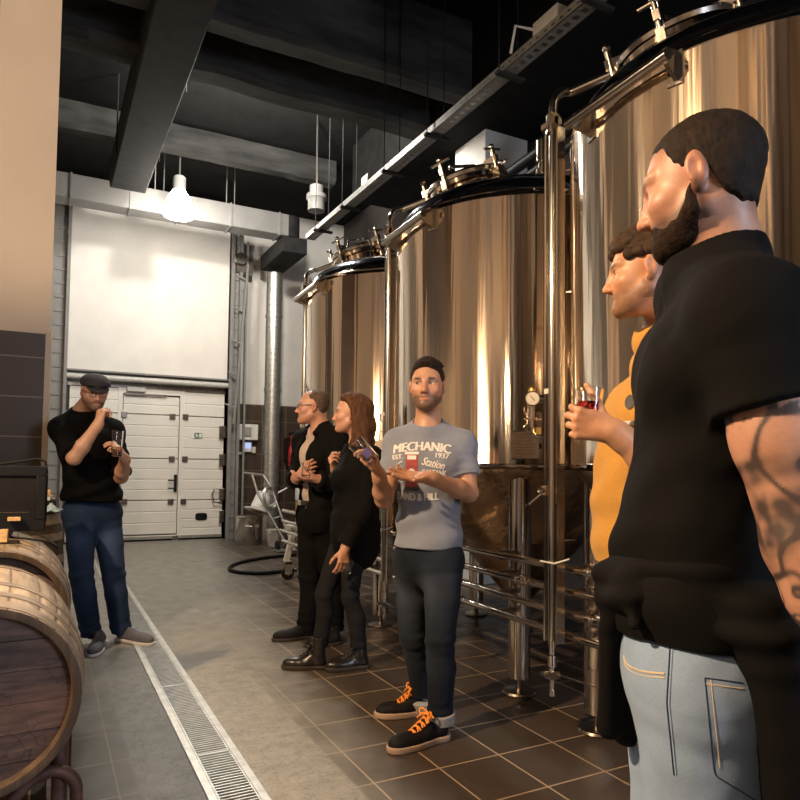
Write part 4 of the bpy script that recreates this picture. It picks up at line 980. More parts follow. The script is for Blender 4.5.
        F.rc(hp((0, .087, .012)), hp((0, .106, -.032)), .0085*c, .0115*c, .010*c); F.el(hp((0, .110, -.037)), np.array((.0125, .0125, .0105))*c, M, .006*c)
        for g in (-1, 1):
            F.el(hp((g*.0125, .098, -.041)), np.array((.0085, .011, .0085))*c, M, .006*c)
            e = hp((g*.0785, -.012, -.006)); A = np.array([M[0]*.96+M[1]*-.28*g, M[1]*.96+M[0]*.28*g, M[2]])
            F.el(e, np.array((.0085, .0185, .0315))*c, A, .006*c); F.el(e+A[0]*g*.009*c+A[1]*.003*c, np.array((.007, .010, .019))*c, A, .004*c, 'cut')
            F.el(hp((g*.0745, -.006, -.036)), np.array((.007, .009, .009))*c, A, .006*c)
        F.el(hp((0, .085, -.066)), np.array((.025, .0085, .0055))*c, M, .006*c); F.el(hp((0, .083, -.0765)), np.array((.022, .0095, .0065))*c, M, .006*c)
        F.rc(hp((-.024, .094, -.0705)), hp((.024, .093, -.0705)), .0022*c, .0022*c, .003*c, 'cut')
        N = s.J['N']; nr = .047 if s.fem else .057*s.b**.5
        F.rc(hp((0, -.022, -.045)), N, nr*c, nr*1.06*c, .03)
        F.rc(N-s.CM[2]*.01, N-s.CM[2]*.06+s.CM[1]*.02, nr*1.02, nr*1.06, .03)
    def hand(s, F, sd, d, pn, curl=(.5, .5, .5, .5), c2=None, thumb=(.75, .55, .35), tc=.25, spread=.06, k=1.0):
        """d: wrist-to-knuckle direction, pn: out of the palm"""
        W = s.J['W'+sd]; Y = nrm(d); Z = nrm(np.array(pn, float)-Y*(np.array(pn, float)@Y)); X = np.cross(Y, Z)*(1 if sd == 'R' else -1); k *= s.sc*(.9 if s.fem else 1)
        G = lambda x, y, z: W+(X*x+Y*y+Z*z)*k
        F.rc(W-Y*.015, G(0, .03, 0), .026*k, .024*k, .015); s.hands.append((W.copy(), G(0, .09, 0)))
        bx = (.031, .0105, -.0105, -.030); by = (.088, .092, .088, .08)
        for x, y in zip(bx, by): F.rc(G(x*.55, .022, 0), G(x, y, -.002), .0155*k, .0118*k, .012*k)
        F.rc(G(.018, .02, .006), G(.028, .055, .006), .017*k, .014*k, .012*k)
        L = ((.043, .026, .02), (.047, .03, .022), (.043, .028, .021), (.034, .021, .018)); R = (.0092, .0095, .009, .008)
        c2 = c2 or tuple(c*1.1 for c in curl); tips = []
        for i in range(4):
            p = G(bx[i], by[i], -.002); a = curl[i]; sp = (1.5-i)*spread; dirx = math.sin(sp)
            for j in range(3):
                v = (Y*math.cos(a)+Z*math.sin(a))*math.cos(sp)+X*dirx; q = p+v*L[i][j]*k
                F.rc(p, q, (R[i]*(1.04-.06*j))*k, (R[i]*(.98-.08*j))*k, .004*k if j else .006*k); p = q; a += c2[i]*(1 if j == 0 else .7)
            tips.append(p)
        p = G(.024, .024, .008); v = nrm(X*thumb[0]+Y*thumb[1]+Z*thumb[2])
        for j, (l, r0, r1) in enumerate(((.042, .0145, .0115), (.033, .0112, .0102), (.027, .0102, .0082))):
            q = p+v*l*k; F.rc(p, q, r0*k, r1*k, .006*k); p = q; v = nrm(v*math.cos(tc)+nrm(-X*.75+Z*.35+Y*.5)*math.sin(tc))
        s.grip = G(.012, .075, .045); s.frame = (X, Y, Z); s.tips = tips; s.thumb_tip = p
        return G
    def skin(s, base, opts):
        """colours painted on the skin: lips, brows, beard, pores"""
        def f(V, N):
            c = np.tile(np.array(base, float), (len(V), 1)); q = s.hl(V); x, y, z = q[:, 0], q[:, 1], q[:, 2]; ax = np.abs(x)
            inh = (np.linalg.norm(q, axis=1) < .17)
            def mixin(w, colr): 
                w = np.clip(w, 0, 1)*inh; c[:] = c*(1-w[:, None])+np.array(colr)*w[:, None]
            sm = lambda a, b, v: np.clip((v-a)/(b-a), 0, 1)
            mixin(.35*sm(.085, .1, y)*sm(-.06, -.03, -np.abs(z+.036)), (base[0]*1.0, base[1]*.72, base[2]*.66))
            mixin(.3*np.exp(-((ax-.045)**2+(z+.035)**2)/.0006)*(y > .03), (base[0]*1.0, base[1]*.7, base[2]*.62))
            mixin(.4*(ax > .066)*sm(.02, -.01, np.abs(y+.012)-.02), (base[0]*.98, base[1]*.68, base[2]*.6))
            beard = opts.get('beard', 0)
            if beard:
                bz = np.interp(y, [-.02, .0, .03, .05, .075, .1], [.0, -.022, -.046, -.052, -.050, -.046]); w = sm(.0, .014, bz-z)*sm(-.025, -.008, y)*sm(-.155, -.13, z)
                w *= 1-np.exp(-((x/.019)**2+((z+.0712)/.0065)**2)**2)*.9
                w *= np.where((z > -.06) & (ax < .012), .5, 1)
                w *= .88+.12*wavy(V, 220, 3); w *= np.where(z < -.088, sm(.0, .04, y), 1); mixin(w*beard, opts.get('beardc', (.03, .018, .012)))
            lip = np.exp(-((x/.025)**2+((z+.0712)/.0085)**2)**2)*(y > .07); mixin(lip*.6, opts.get('lip', (base[0]*.82, base[1]*.5, base[2]*.48)))
            bw = np.exp(-(((ax-.033)/.018)**2)**2)*np.exp(-((z-.0205+.12*(ax-.03)**2*10)/.0062)**2)*(y > .045); mixin(bw*opts.get('brow', .85), opts.get('browc', (.02, .012, .008)))
            mixin(np.exp(-((ax-.0315)/.0155)**4)*np.exp(-((z-.0055)/.0034)**2)*(y > .06)*.85, (base[0]*.15, base[1]*.12, base[2]*.12))
            if 'stub' in opts:      # cropped hair shadow
                zl = np.interp(y, [-.12, -.07, -.03, -.012, .02, .035, .06, .1], [-.10, -.09, -.04, .04, .02, .035, .055, .07]); w = sm(-.014, .045, z-zl)**.8*(.8+.2*wavy(V, 260, 7)); mixin(w*opts['stub'], opts.get('beardc', (.03, .018, .012)))
            for a, b in s.hands:
                d, t = seg(V, a+(b-a)*.8, b+(b-a)*.5); w = np.clip((.07-d)/.05, 0, 1)*.25; c[:] = c*(1-w[:, None])+np.array((base[0]*1.02, base[1]*.8, base[2]*.74))*w[:, None]
            if 'extra' in opts: c[:] = opts['extra'](V, N, c)
            c *= (1+.05*wavy(V, 60, 5))[:, None]
            return {'Col': np.clip(c, 0, 1)}
        return f
    def eyes(s, body, gaze, iris=(.06, .03, .015)):
        g = np.array(gaze, float)
        for e in (-1, 1):
            V = []; Q = []; n, m_ = 28, 18; c = s.hp((e*.0315, .0690, -.001)); z = nrm(g); x = nrm(np.cross(z, [.1, .2, 1])); y = np.cross(z, x); cols = []
            for j in range(m_+1):
                th = PI*j/m_
                for k in range(n):
                    V.append(c+.0142*s.sc*(math.cos(th)*z+math.sin(th)*(math.cos(2*PI*k/n)*x+math.sin(2*PI*k/n)*y))); cols.append((.004,)*3 if th < .26 else iris if th < .56 else (.5, .44, .40))
            Q = [(j*n+k, (j+1)*n+k, (j+1)*n+(k+1) % n, j*n+(k+1) % n) for j in range(m_) for k in range(n)]
            nmesh('eye', np.array(V), np.array(Q), 'eye', body, None, {'Col': np.array(cols)})
    def hair(s, body, prims, hairline, mt, amp=.003, freq=150, seed=1, extra=None, name='hair', h=None, trim=None):
        lo, hi = s.HC-.24, s.HC+.2
        if extra: lo = lo-np.array([.05, .05, .22])
        F = Field(lo, hi, h or s.h*.8)
        for p in prims: F.el(s.hp(p[0]), np.array(p[1])*s.sc, s.HM, p[2] if len(p) > 2 else .02)
        if hairline is not None:
            M, C = s.HM, s.HC
            def cutf(X, Y, Z):
                q = [((X-C[0])*M[i][0]+(Y-C[1])*M[i][1]+(Z-C[2])*M[i][2])/s.sc for i in range(3)]
                zl = hairline(*q)
                F.F += (.016*np.clip(1-(q[2]-zl-.004*np.sin(q[0]*190)*np.sin(q[1]*170+1)-.004*np.sin(q[0]*90+2))/.024, 0, 1.4)).astype(np.float32)
                return (hairline(*q)-.012-q[2])*.7
            F.func(cutf)
        if extra: extra(F)
        if trim: trim(F)
        V, Q = F.mesh(); N = vnormals(V, Q); V = V+N*(amp*wavy(V, freq, seed))[:, None]
        return nmesh(name, V, Q, mt, body, None)
    def beard(s, body, mt, amp=.002, t=.004, h=.003, low=-.14):
        c = s.sc; M = s.HM; F = Field(s.HC-.2, s.HC+.18, h); hp = s.hp
        F.el(hp((0, .028, -.028)), np.array((.063, .066, .085))*c+t, M, 0); F.el(hp((0, .045, -.075)), np.array((.044, .044, .044))*c+t, M, .03*c)
        for g in (-1, 1): F.rc(hp((g*.05, .005, -.062)), hp((g*.012, .078, -.1)), .022*c+t, .017*c+t, .025*c); F.rc(hp((g*.064, .0, -.01)), hp((g*.055, .01, -.06)), .012*c, .018*c+t*.6, .02)
        F.el(hp((0, .035, -.092)), np.array((.04, .048, .034))*c+t, M, .02); F.el(hp((0, .083, -.1)), np.array((.02, .014, .015))*c+t*1.3, M, .015*c); F.el(hp((0, .083, -.056)), np.array((.026, .011, .008))*c+t*.5, M, .01)
        F.el(hp((0, .098, -.0712)), np.array((.02, .03, .0085))*c, M, .004, 'cut')
        C = s.HC
        def cutf(X, Y, Z):
            q = [((X-C[0])*M[i][0]+(Y-C[1])*M[i][1]+(Z-C[2])*M[i][2])/c for i in range(3)]
            zt = np.interp(q[1], [-.02, .0, .02, .04, .06, .075, .1], [.02, -.005, -.04, -.058, -.062, -.05, -.044])+.003*np.sin(q[1]*160)
            F.F += (.010*np.clip(1-(zt-q[2])/.02, 0, 1.5)+.010*np.clip(1-(q[1]+.02)/.03, 0, 1.5)).astype(np.float32)
            return np.maximum(np.maximum(q[2]-zt-.012, -.03-q[1]), low-q[2])*.7
        F.func(cutf); V, Q = F.mesh(); N = vnormals(V, Q); V = V+N*(amp*wavy(V, 230, 8))[:, None]
        return nmesh('beard', V, Q, mt, body, None)
    def garment(s, body, name, mt, fn, lo=None, hi=None, h=None, amp=.004, freq=28, seed=2, folds=None, wear=None):
        F = s.field(lo, hi, h); fn(F); V, Q = F.mesh(); N = vnormals(V, Q)
        d = amp*wavy(V, freq, seed)+amp*.4*wavy(V, freq*2.6, seed+9)
        if folds: d = d+folds(V, N)
        V = V+N*d[:, None]; at_ = None
        if wear: at_ = {'wear': np.clip(wear(V, N), 0, 1)}
        return nmesh(name, V, Q, mt, body, None, at_), V, N
    def body(s, name, label, base, opts, fn, loc, h=None):
        F = s.field(h=h); fn(F); V, Q = F.mesh(); N = vnormals(V, Q); o = nmesh(name, V, Q, 'skin', None, loc, s.skin(base, opts)(V, N))
        return tag(o, label, 'person')
    def shoe(s, body, heel, toe, mt='shoe_black', sole='sole_dark', high=.0, bulk=1.0, sole_h=.026, laces=None, ankle=None):
        heel, toe = np.array(heel, float), np.array(toe, float); heel[2] = toe[2] = 0; L = np.linalg.norm(toe-heel); d = (toe-heel)/L; sd = np.array([-d[1], d[0], 0]); up = np.array([0, 0, 1.])
        P = lambda a, b, z: heel+d*a*L+sd*b+up*z
        A = np.array(ankle, float) if ankle is not None else P(.24, 0, .13)
        lo = np.minimum(np.minimum(heel, toe), A)-.09; hi = np.maximum(np.maximum(heel, toe), A)+.09; lo[2] = -.008; hi[2] = .13+high+.05; b = bulk
        M = np.array([d, sd, up])
        F = Field(lo, hi, .0035)
        F.rc(P(.14, 0, .048), P(.4, 0, .045), .034*b, .036*b, .02); F.el(P(.68, .004, .035), (.1*b, .047*b, .038), M, .03); F.el(P(.86, 0, .032), (.05*b, .037*b, .03), M, .02)
        F.rc(P(.36, 0, .075), P(.6, 0, .05), .028*b, .024, .02); F.rc(P(.15, 0, .05), (A*1.0+P(.2, 0, .13))*.5 if not high else A*.5+P(.2, 0, .1)*.5, .036*b, .038*b, .02)
        if high: F.rc(P(.2, 0, .09), P(.2, 0, 0)*np.array([1, 1, 0])+np.array([A[0]-P(.2, 0, 0)[0], A[1]-P(.2, 0, 0)[1], 0])*.5+up*(.10+high), .04*b, .047*b, .02)
        F.plane((0, 0, .10+high), (0, 0, 1)); F.plane((0, 0, sole_h*.6), (0, 0, -1))
        V, Q = F.mesh(); N = vnormals(V, Q); V = V+N*(.0012*wavy(V, 90, 4))[:, None]; so = nmesh('boot' if high else 'shoe', V, Q, mt, body, None)
        F = Field(lo, hi, .0035)
        F.rc(P(.1, 0, .02), P(.4, 0, .02), .041*b, .037*b, .02); F.el(P(.66, .004, .02), (.115*b, .052*b, .06), M, .02); F.el(P(.86, 0, .02), (.057*b, .042*b, .05), M, .02)
        F.plane((0, 0, sole_h), (0, 0, 1)); F.plane((0, 0, .001), (0, 0, -1)); V, Q = F.mesh(); nmesh('sole', V, Q, sole, so, None)
        if laces:
            for k in range(5):
                a0 = .66-.075*k; z0 = .066+.0135*k; w0 = .026
                pts = [P(a0+.0, -w0, z0-.006), P(a0-.012, -w0*.4, z0+.010), P(a0-.03, w0*.5, z0+.011), P(a0-.045, w0, z0-.002)]
                MB().tube(smooth(pts), .0042, 8).build('lace', laces, so)
                pts = [P(a0+.0, w0, z0-.006), P(a0-.012, w0*.4, z0+.012), P(a0-.03, -w0*.5, z0+.013), P(a0-.045, -w0, z0-.002)]
                MB().tube(smooth(pts), .0042, 8).build('lace', laces, so)
            kz = P(.34, 0, .132)
            for g in (-1, 1):
                pts = [kz, kz+sd*g*.028+up*.02+d*.012, kz+sd*g*.05+up*.012+d*.02, kz+sd*g*.035-up*.008+d*.025, kz+d*.008]
                MB().tube(smooth(pts, 3), .0038, 8).build('lace', laces, so); MB().tube(smooth([kz, kz+sd*g*.02+d*.02+up*.004, kz+sd*g*.042+d*.035-up*.025]), .0038, 8).build('lace', laces, so)
        return so
def tufts(H, n, sweep, r0=.0075, L=.03, lift=.012, seed=1, ok=None, k=.005):
    def f(F):
        r = np.random.default_rng(seed); m_ = 0
        while m_ < n:
            a = r.uniform(0, 2*PI); z = r.uniform(.05, 1); q = math.sqrt(1-z*z); p = np.array((.079*q*math.cos(a), -.016+.099*q*math.sin(a), .03+.087*z))
            if ok is not None and not ok(p): continue
            m_ += 1; rad = nrm((p-np.array((0, -.016, .03)))); sw = np.array(sweep)+r.normal(0, .25, 3); sw = nrm(sw-rad*(sw@rad)); e = p+rad*lift*r.uniform(.4, 1.1)+sw*L*r.uniform(.7, 1.2)
            F.rc(H.hp(p), H.hp((p+e)/2+rad*.004), r0, r0*.9, k); F.rc(H.hp((p+e)/2+rad*.004), H.hp(e), r0*.9, r0*.35, k)
    return f
def short_hairline(front=.066, side=.05, temple=.03, nape=-.075):
    def f(x, y, z):
        zl = np.interp(y, [-.13, -.09, -.045, -.034, -.012, .012, .022, .045, .07, .11], [nape, nape, nape+.02, -.03, .012, .0, temple*.6, temple+.012, side, front]); return zl+0*x+0*z
    return f
def spectacles(H, body, mt='frame_black', r=.0016, w=.022, hgt=.015, lens=True):
    b = MB()
    for g in (-1, 1):
        pts = [H.hp((g*.033+w*math.copysign(abs(math.cos(a))**.7, math.cos(a)), .104-.10*abs(math.cos(a))*.06, -.003+hgt*math.copysign(abs(math.sin(a))**.75, math.sin(a)))) for a in np.linspace(0, 2*PI, 25)]
        b.tube(pts, r, 6, False)
        b.tube([H.hp((g*(.033+w), .099, .004)), H.hp((g*.078, .06, .006)), H.hp((g*.082, -.005, .004)), H.hp((g*.08, -.02, -.012))], r, 6)
    b.tube([H.hp((-.011, .105, .0)), H.hp((0, .109, .004)), H.hp((.011, .105, .0))], r, 6)
    gl = b.build('spectacles', mt, body)
    return gl
def tumbler(label, base, axis, hgt, rb, rt, liquid=None, fill=.3, name='beer_glass', thick=.0022, group='tasting glasses'):
    t = thing(name, label, 'glass', base, group)
    pr = [(0, 0), (rb*.9, 0), (rb, .004), (rb+(rt-rb)*.6, hgt*.6), (rt, hgt), (rt-thick*.5, hgt+.001), (rt-thick, hgt), (rb+(rt-rb)*.6-thick, hgt*.6), (rb-thick, .012), (rb*.5, .009), (0, .008)]
    MB().lathe(pr, 36, base, axis).build('glass_bowl', 'glass', t)
    if liquid:
        r1 = rb+(rt-rb)*fill-thick-.0004
        MB().lathe([(0, .0125), (rb-thick-.0006, .0135), (r1, hgt*fill), (0, hgt*fill)], 32, base, axis).build('beer', liquid, t)
    return t
from mathutils.bvhtree import BVHTree
UP = np.array([0, 0, 1.])
def W3(a, b, c): return RV*a+FV*b+UP*c        # right, away, up
def sleeve(H, F, sd, frac, t, cuff=.0, k=.025, long=False):
    G = Field.__new__(Field); G.h, G.lo, G.n, G.ax = F.h, F.lo, F.n, F.ax; G.F = np.full(F.n, .06, np.float32)
    S, E, Wr = H.J['S'+sd], H.J['E'+sd], H.J['W'+sd]
    H.armprims(G, sd, t, .02, 'W' if long else 'half', tw=t+cuff)
    if long: G.plane(E+(Wr-E)*frac, Wr-E)
    else: G.plane(S+(E-S)*frac, E-S)
    h = np.maximum(k-np.abs(F.F-G.F), 0)/k; F.F = np.minimum(F.F, G.F)-h*h*k*.25
def armfolds(H, amp=.004, sides='LR'):
    def f(V, N):
        o = np.zeros(len(V))
        for sd in sides:
            S, E, Wr = H.J['S'+sd], H.J['E'+sd], H.J['W'+sd]
            d, t = seg(V, S, E); o += amp*np.sin(t*34+3*wavy(V, 20, 11))*np.clip(1-d/.1, 0, 1)*np.clip(t*3, 0, 1)
            d, t = seg(V, E, Wr); o += amp*np.sin(t*40+3*wavy(V, 22, 12))*np.clip(1-d/.09, 0, 1)*np.exp(-t*4)
        return o
    return f
def legfolds(H, amp=.004):
    def f(V, N):
        o = np.zeros(len(V))
        for sd in 'LR':
            Hp, K, A = H.J['H'+sd], H.J['K'+sd], H.J['A'+sd]
            d, t = seg(V, Hp, A); near = np.clip(1-d/.16, 0, 1)
            o += amp*near*np.sin(t*75+4*wavy(V, 12, 21))*(np.exp(-((t-.5)/.07)**2)+1.1*np.exp(-((t-.97)/.09)**2)+.8*np.exp(-((t-.04)/.06)**2))
        return o
    return f
def torsofolds(H, amp=.006):
    def f(V, N):
        q = (V-H.J['P'])@H.CM.T; x, z = q[:, 0], q[:, 2]
        return amp*np.sin(z*46+x*14+3*wavy(V, 9, 31))*np.exp(-((z-.12)/.12)**2)+amp*.6*np.sin((x*.8+z*.6)*38+3*wavy(V, 8, 33))*np.exp(-((z-.33)/.12)**2)
    return f
def both(*fs): return lambda V, N: sum(f(V, N) for f in fs)
def trousers(H, waist, hems, t=.012, kn=.06, an=.052, th=.088):
    def f(F):
        H.legs(F, t, .04, kn, an, th); H_ = H.J['P']
        F.el(H_-UP*.02, (.158*H.b+t, .118*H.b+t, .14+t), H.PM, .05)
        F.plane((0, 0, waist), (0, 0, 1)); F.plane((0, 0, hems), (0, 0, -1))
    return f
def legwear(H, s=1.0):
    def f(V, N):
        o = np.zeros(len(V))
        for sd in 'LR':
            d, t = seg(V, H.J['H'+sd], H.J['A'+sd]); fr = np.clip(N@H.hdir, 0, 1)
            o = np.maximum(o, np.clip(1-d/.14, 0, 1)*fr*(.75*np.exp(-((t-.22)/.2)**2)+.4*np.exp(-((t-.55)/.12)**2)))
        return s*o*(.7+.3*wavy(V, 40, 41))
    return f
def ring(H, body, name, mt, c, axis, r, w, rad=.004):
    u = nrm(np.cross(axis, [.3, .2, .9])); v = np.cross(nrm(axis), u); MB().tube([np.array(c)+r*(math.cos(a)*u+math.sin(a)*v) for a in np.linspace(0, 2*PI, 41)], rad, 8, False).build(name, mt, body)
def stamp(bvh, org, u, v, fw, V2, F2, name, mt, parent, lift=.0032):
    P = []
    for a, b in V2:
        o = org+u*a+v*b+fw*.3; h = bvh.ray_cast(Vector(o), Vector(-fw), .6); P.append((np.array(h[0])+(np.array(h[1])*(1 if np.array(h[1])@fw > 0 else -1)*.6+fw*.4)*lift) if h[0] is not None else org+u*a+v*b)
    me = bpy.data.meshes.new(name); w = np.array(WORLD[parent.name]); me.from_pydata([tuple(p-w) for p in P], [], F2); return finish(name, me, mt, parent, w, sharp=None)
def grid_quad(x0, y0, x1, y1, n=6, m_=6, top=None):
    V = [(x0+(x1-x0)*i/n, y0+(y1-y0)*j/m_) for i in range(n+1) for j in range(m_+1)]
    return V, [(i*(m_+1)+j, (i+1)*(m_+1)+j, (i+1)*(m_+1)+j+1, i*(m_+1)+j+1) for i in range(n) for j in range(m_)]

SKIN = (.46, .25, .155)
PEOPLE = {}
# ------------------------------------------------ the man in the grey T-shirt (middle)
def grey_man():
    d = 3.22
    heelR, toeR, heelL, toeL = gz(429, 714), gz(380, 717), gz(447, 738.5), gz(391, 753)
    AR, AL = at(424, 703, 3.42), at(440, 720, 3.12)
    J = dict(P=at(428, 553, d), T=at(429, 473, d+.0), N=at(428, 423, d+.02), SL=at(462, 444, d-.02), SR=at(398, 443, d+.05), HL=at(444, 562, 3.16), HR=at(413, 562, 3.28),
             KL=at(440, 640, 3.08), KR=at(413, 636, 3.30), AL=AL, AR=AR, EL=at(469, 493, 3.13), WL=at(430, 478, 2.92), ER=at(384, 499, 3.12), WR=at(379, 475, 2.97))
    H = Human(J, hd(-.16, -1), at(427, 385, d-.02), h=.0036, build=.97, arm=1.0, scale=1.0, chest_dir=hd(-.14, -1), hip_dir=hd(-.45, -1))
    def fn(F):
        H.torso(F, -.006); H.armprims(F, 'L'); H.armprims(F, 'R'); H.legs(F, -.008); H.head(F)
        H.hand(F, 'L', W3(-1, -.22, .10), W3(-.05, -.45, .9), (.12, .10, .14, .22), thumb=(.75, .6, .15), tc=.1, spread=.09)
        H.hand(F, 'R', W3(-.28, -.35, .88), W3(-.9, -.25, -.3), (.55, .6, .65, .7), thumb=(.35, .85, .5), tc=.35)
    b = H.body('person', 'man in a printed grey T-shirt and dark jeans showing a tilted glass', SKIN, dict(beard=.85, brow=1.2), fn, (J['P'][0], J['P'][1], 0))
    H.eyes(b, W3(-.75, -1, .05))
    H.hair(b, [((0, -.018, .038), (.0815, .101, .087)), ((0, .015, .09), (.056, .066, .04), .03), ((-.008, .045, .1), (.036, .036, .026), .02)], (lambda x, y, z: np.interp(y, [-.13, -.09, -.045, -.034, -.012, .012, .03, .045, .06, .075, .1], [-.075, -.075, -.055, -.03, .005, -.012, .004, .042, .062, .074, .08])+0*x+0*z-.8*np.clip(np.abs(x)-.048, 0, .03)+.12*(x-.01)*(np.abs(x) < .05)), 'hair_dark', .0015, 130, extra=tufts(H, 120, (-.9, .35, .2), .0075, .026, .012, 3, lambda p: p[2] > .09 and p[1] < .07 and abs(p[0]) < .055))
    hem = at(430, 546, d)[2]
    def shirt(F):
        H.torso(F, .013); F.el(J['P']*.8+J['T']*.2, (.15, .118, .2), H.PM, .05)
        for sd in 'LR': sleeve(H, F, sd, .66, .013, .012)
        F.plane((0, 0, hem), (0, 0, -1)); N = J['N']; F.rc(N+H.CM[2]*.026+H.CM[1]*.03, N+UP*.2, .070, .075, .008, 'cut')
    s_, V, N_ = H.garment(b, 't_shirt', 'tee_grey', shirt, amp=.0028, folds=both(armfolds(H, .0035), torsofolds(H, .006)))
    bvh = BVHTree.FromPolygons([tuple(p) for p in V], [tuple(q.vertices) for q in s_.data.polygons])
    fw = H.CM[1]; u = -H.CM[0]; u = nrm(u-UP*(u@UP)); v = UP; fw = nrm(np.cross(u, v)); org = at(424, 471, d)
    k = 3.1/676*1.0
    def put(txt, cxp, cyp, wpx, hpx, mt='print_white', bold=.0, shear=0, rot=0, arcr=0, name='print_lettering', thick=.28):
        V2, F2 = mesh_from_text(txt, 1.0, bold, shear); lo, hi = V2.min(0), V2.max(0); V2 = (V2-(lo+hi)/2)/(hi-lo+1e-9)
        x = V2[:, 0]*wpx*k; y = V2[:, 1]*hpx*k; n_ = len(V2); x = np.concatenate([x-thick*k, x+thick*k]); y = np.concatenate([y, y]); F2 = F2+[tuple(i+n_ for i in q_) for q_ in F2]; V2 = np.concatenate([V2, V2])
        y = y-arcr*k*(2*V2[:, 0])**2; c, s__ = math.cos(rot), math.sin(rot); X = c*x-s__*y+(cxp-424)*k; Y = s__*x+c*y-(cyp-471)*k
        stamp(bvh, org, u, v, fw, list(zip(X, Y)), F2, name, mt, s_)
    put('MECHANIC', 424, 446, 58, 9, arcr=3.2, thick=.6); put('EST.', 400, 457, 11, 4.5, rot=.12); put('1937', 445, 455.5, 13, 5, rot=-.1)
    put('Station', 436.5, 463, 23, 8, shear=.4, rot=-.22); put('GAS TANK', 437, 472.5, 24, 6, rot=-.04); put('SAND & HILL', 420, 497, 42, 7.5, arcr=-1.5, thick=.5)
    for pl in ([(405, 461), (400, 464), (398, 470), (401, 476), (405, 474)], [(396, 468), (395, 475), (399, 481), (405, 482)], [(403, 466), (406, 468), (406, 480)]):
        Q_ = smooth([np.array(((a-424)*k, -(b_-471)*k, 0)) for a, b_ in pl], 2); V2 = []
        for i_ in range(len(Q_)):
            tg = nrm(Q_[min(i_+1, len(Q_)-1)]-Q_[max(i_-1, 0)]); nn = np.array((-tg[1], tg[0], 0)); V2 += [tuple((Q_[i_]+nn*.0022)[:2]), tuple((Q_[i_]-nn*.0022)[:2])]
        stamp(bvh, org, u, v, fw, V2, [(2*i_, 2*i_+1, 2*i_+3, 2*i_+2) for i_ in range(len(Q_)-1)], 'print_pump_hose', 'print_white', s_)
    q = lambda a, b_, c, e: grid_quad((a-424)*k, -(b_-471)*k, (c-424)*k, -(e-471)*k)
    V2, F2 = q(408.5, 488, 420.5, 454); stamp(bvh, org, u, v, fw, V2, F2, 'print_pump', 'print_red', s_, .0026)
    V2, F2 = q(407.5, 491, 421.5, 487); stamp(bvh, org, u, v, fw, V2, F2, 'print_pump_base', 'print_dark', s_, .0038)
    V2, F2 = q(410, 459.5, 419, 455.5); stamp(bvh, org, u, v, fw, V2, F2, 'print_pump_window', 'print_white', s_, .0038)
    V2, F2 = q(407.5, 454.5, 421.5, 451.8); stamp(bvh, org, u, v, fw, V2, F2, 'print_pump_top', 'print_white', s_, .0038)
    a_ = np.linspace(0, 2*PI, 29)[:-1]; V2 = [((414.5-424+3.6*math.cos(a))*k, (-(472-471)+3.6*math.sin(a))*k) for a in a_]; stamp(bvh, org, u, v, fw, V2, [tuple(range(28))], 'print_pump_disc', 'print_white', s_, .0038)
    V2 = [((414.5-424+2.6*math.cos(a))*k, (-(472.8-471)+2.2*math.sin(a))*k) for a in a_]; stamp(bvh, org, u, v, fw, V2, [tuple(range(28))], 'print_pump_disc_core', 'print_red', s_, .0044)
    tr, V, N_ = H.garment(b, 'jeans', 'jeans_dark', trousers(H, hem+.06, .095, .01, .058, .050, .084), amp=.003, folds=legfolds(H, .006), wear=legwear(H, 2.4))
    for A, K in ((AR, J['KR']), (AL, J['KL'])):
        ax = nrm(K-A); c0 = np.array([A[0], A[1], 0])+ax*0
        lo, hi = A-.12, A+.12
        F = Field(lo, hi, .003); F.rc(A-ax*.1, A+ax*.1, .069, .071, .01); F.plane(A+UP*.043, ax); F.plane(A-UP*.004, -ax)
        V, Q = F.mesh(); N_ = vnormals(V, Q); V = V+N_*(.002*wavy(V, 40, 8))[:, None]; nmesh('cuff', V, Q, 'jeans_cuff', tr, None)
    H.shoe(b, heelR, toeR, 'shoe_black', 'sole_tan', 0, 1.0, .030, 'lace_orange', AR); H.shoe(b, heelL, toeL, 'shoe_black', 'sole_tan', 0, 1.02, .030, 'lace_orange', AL)
    # tilted tumbler in his right hand
    ax = nrm(W3(-.62, -.12, .62)); gp = H.grip
    bs = at(374, 461, 2.90)-ax*.0
    t = tumbler('tilted empty tumbler with a small print held by the man in the grey T-shirt', bs, ax, .115, .031, .040)
    ux = nrm(np.cross(ax, FV)); P_ = lambda ang, h_: bs+ax*h_+(.031+.009*h_/.115+.0006)*(math.cos(ang)*(-FV+ax*(FV@ax))+math.sin(ang)*ux)
    vs = [P_(a, h_) for a in np.linspace(-.75, .45, 9) for h_ in (.03, .05, .068)]; fs = [(i*3+j, (i+1)*3+j, (i+1)*3+j+1, i*3+j+1) for i in range(8) for j in range(2)]
    MB().add(vs, fs).build('print', 'sticker_blue', t, sharp=None)
    return H, b
grey_man()
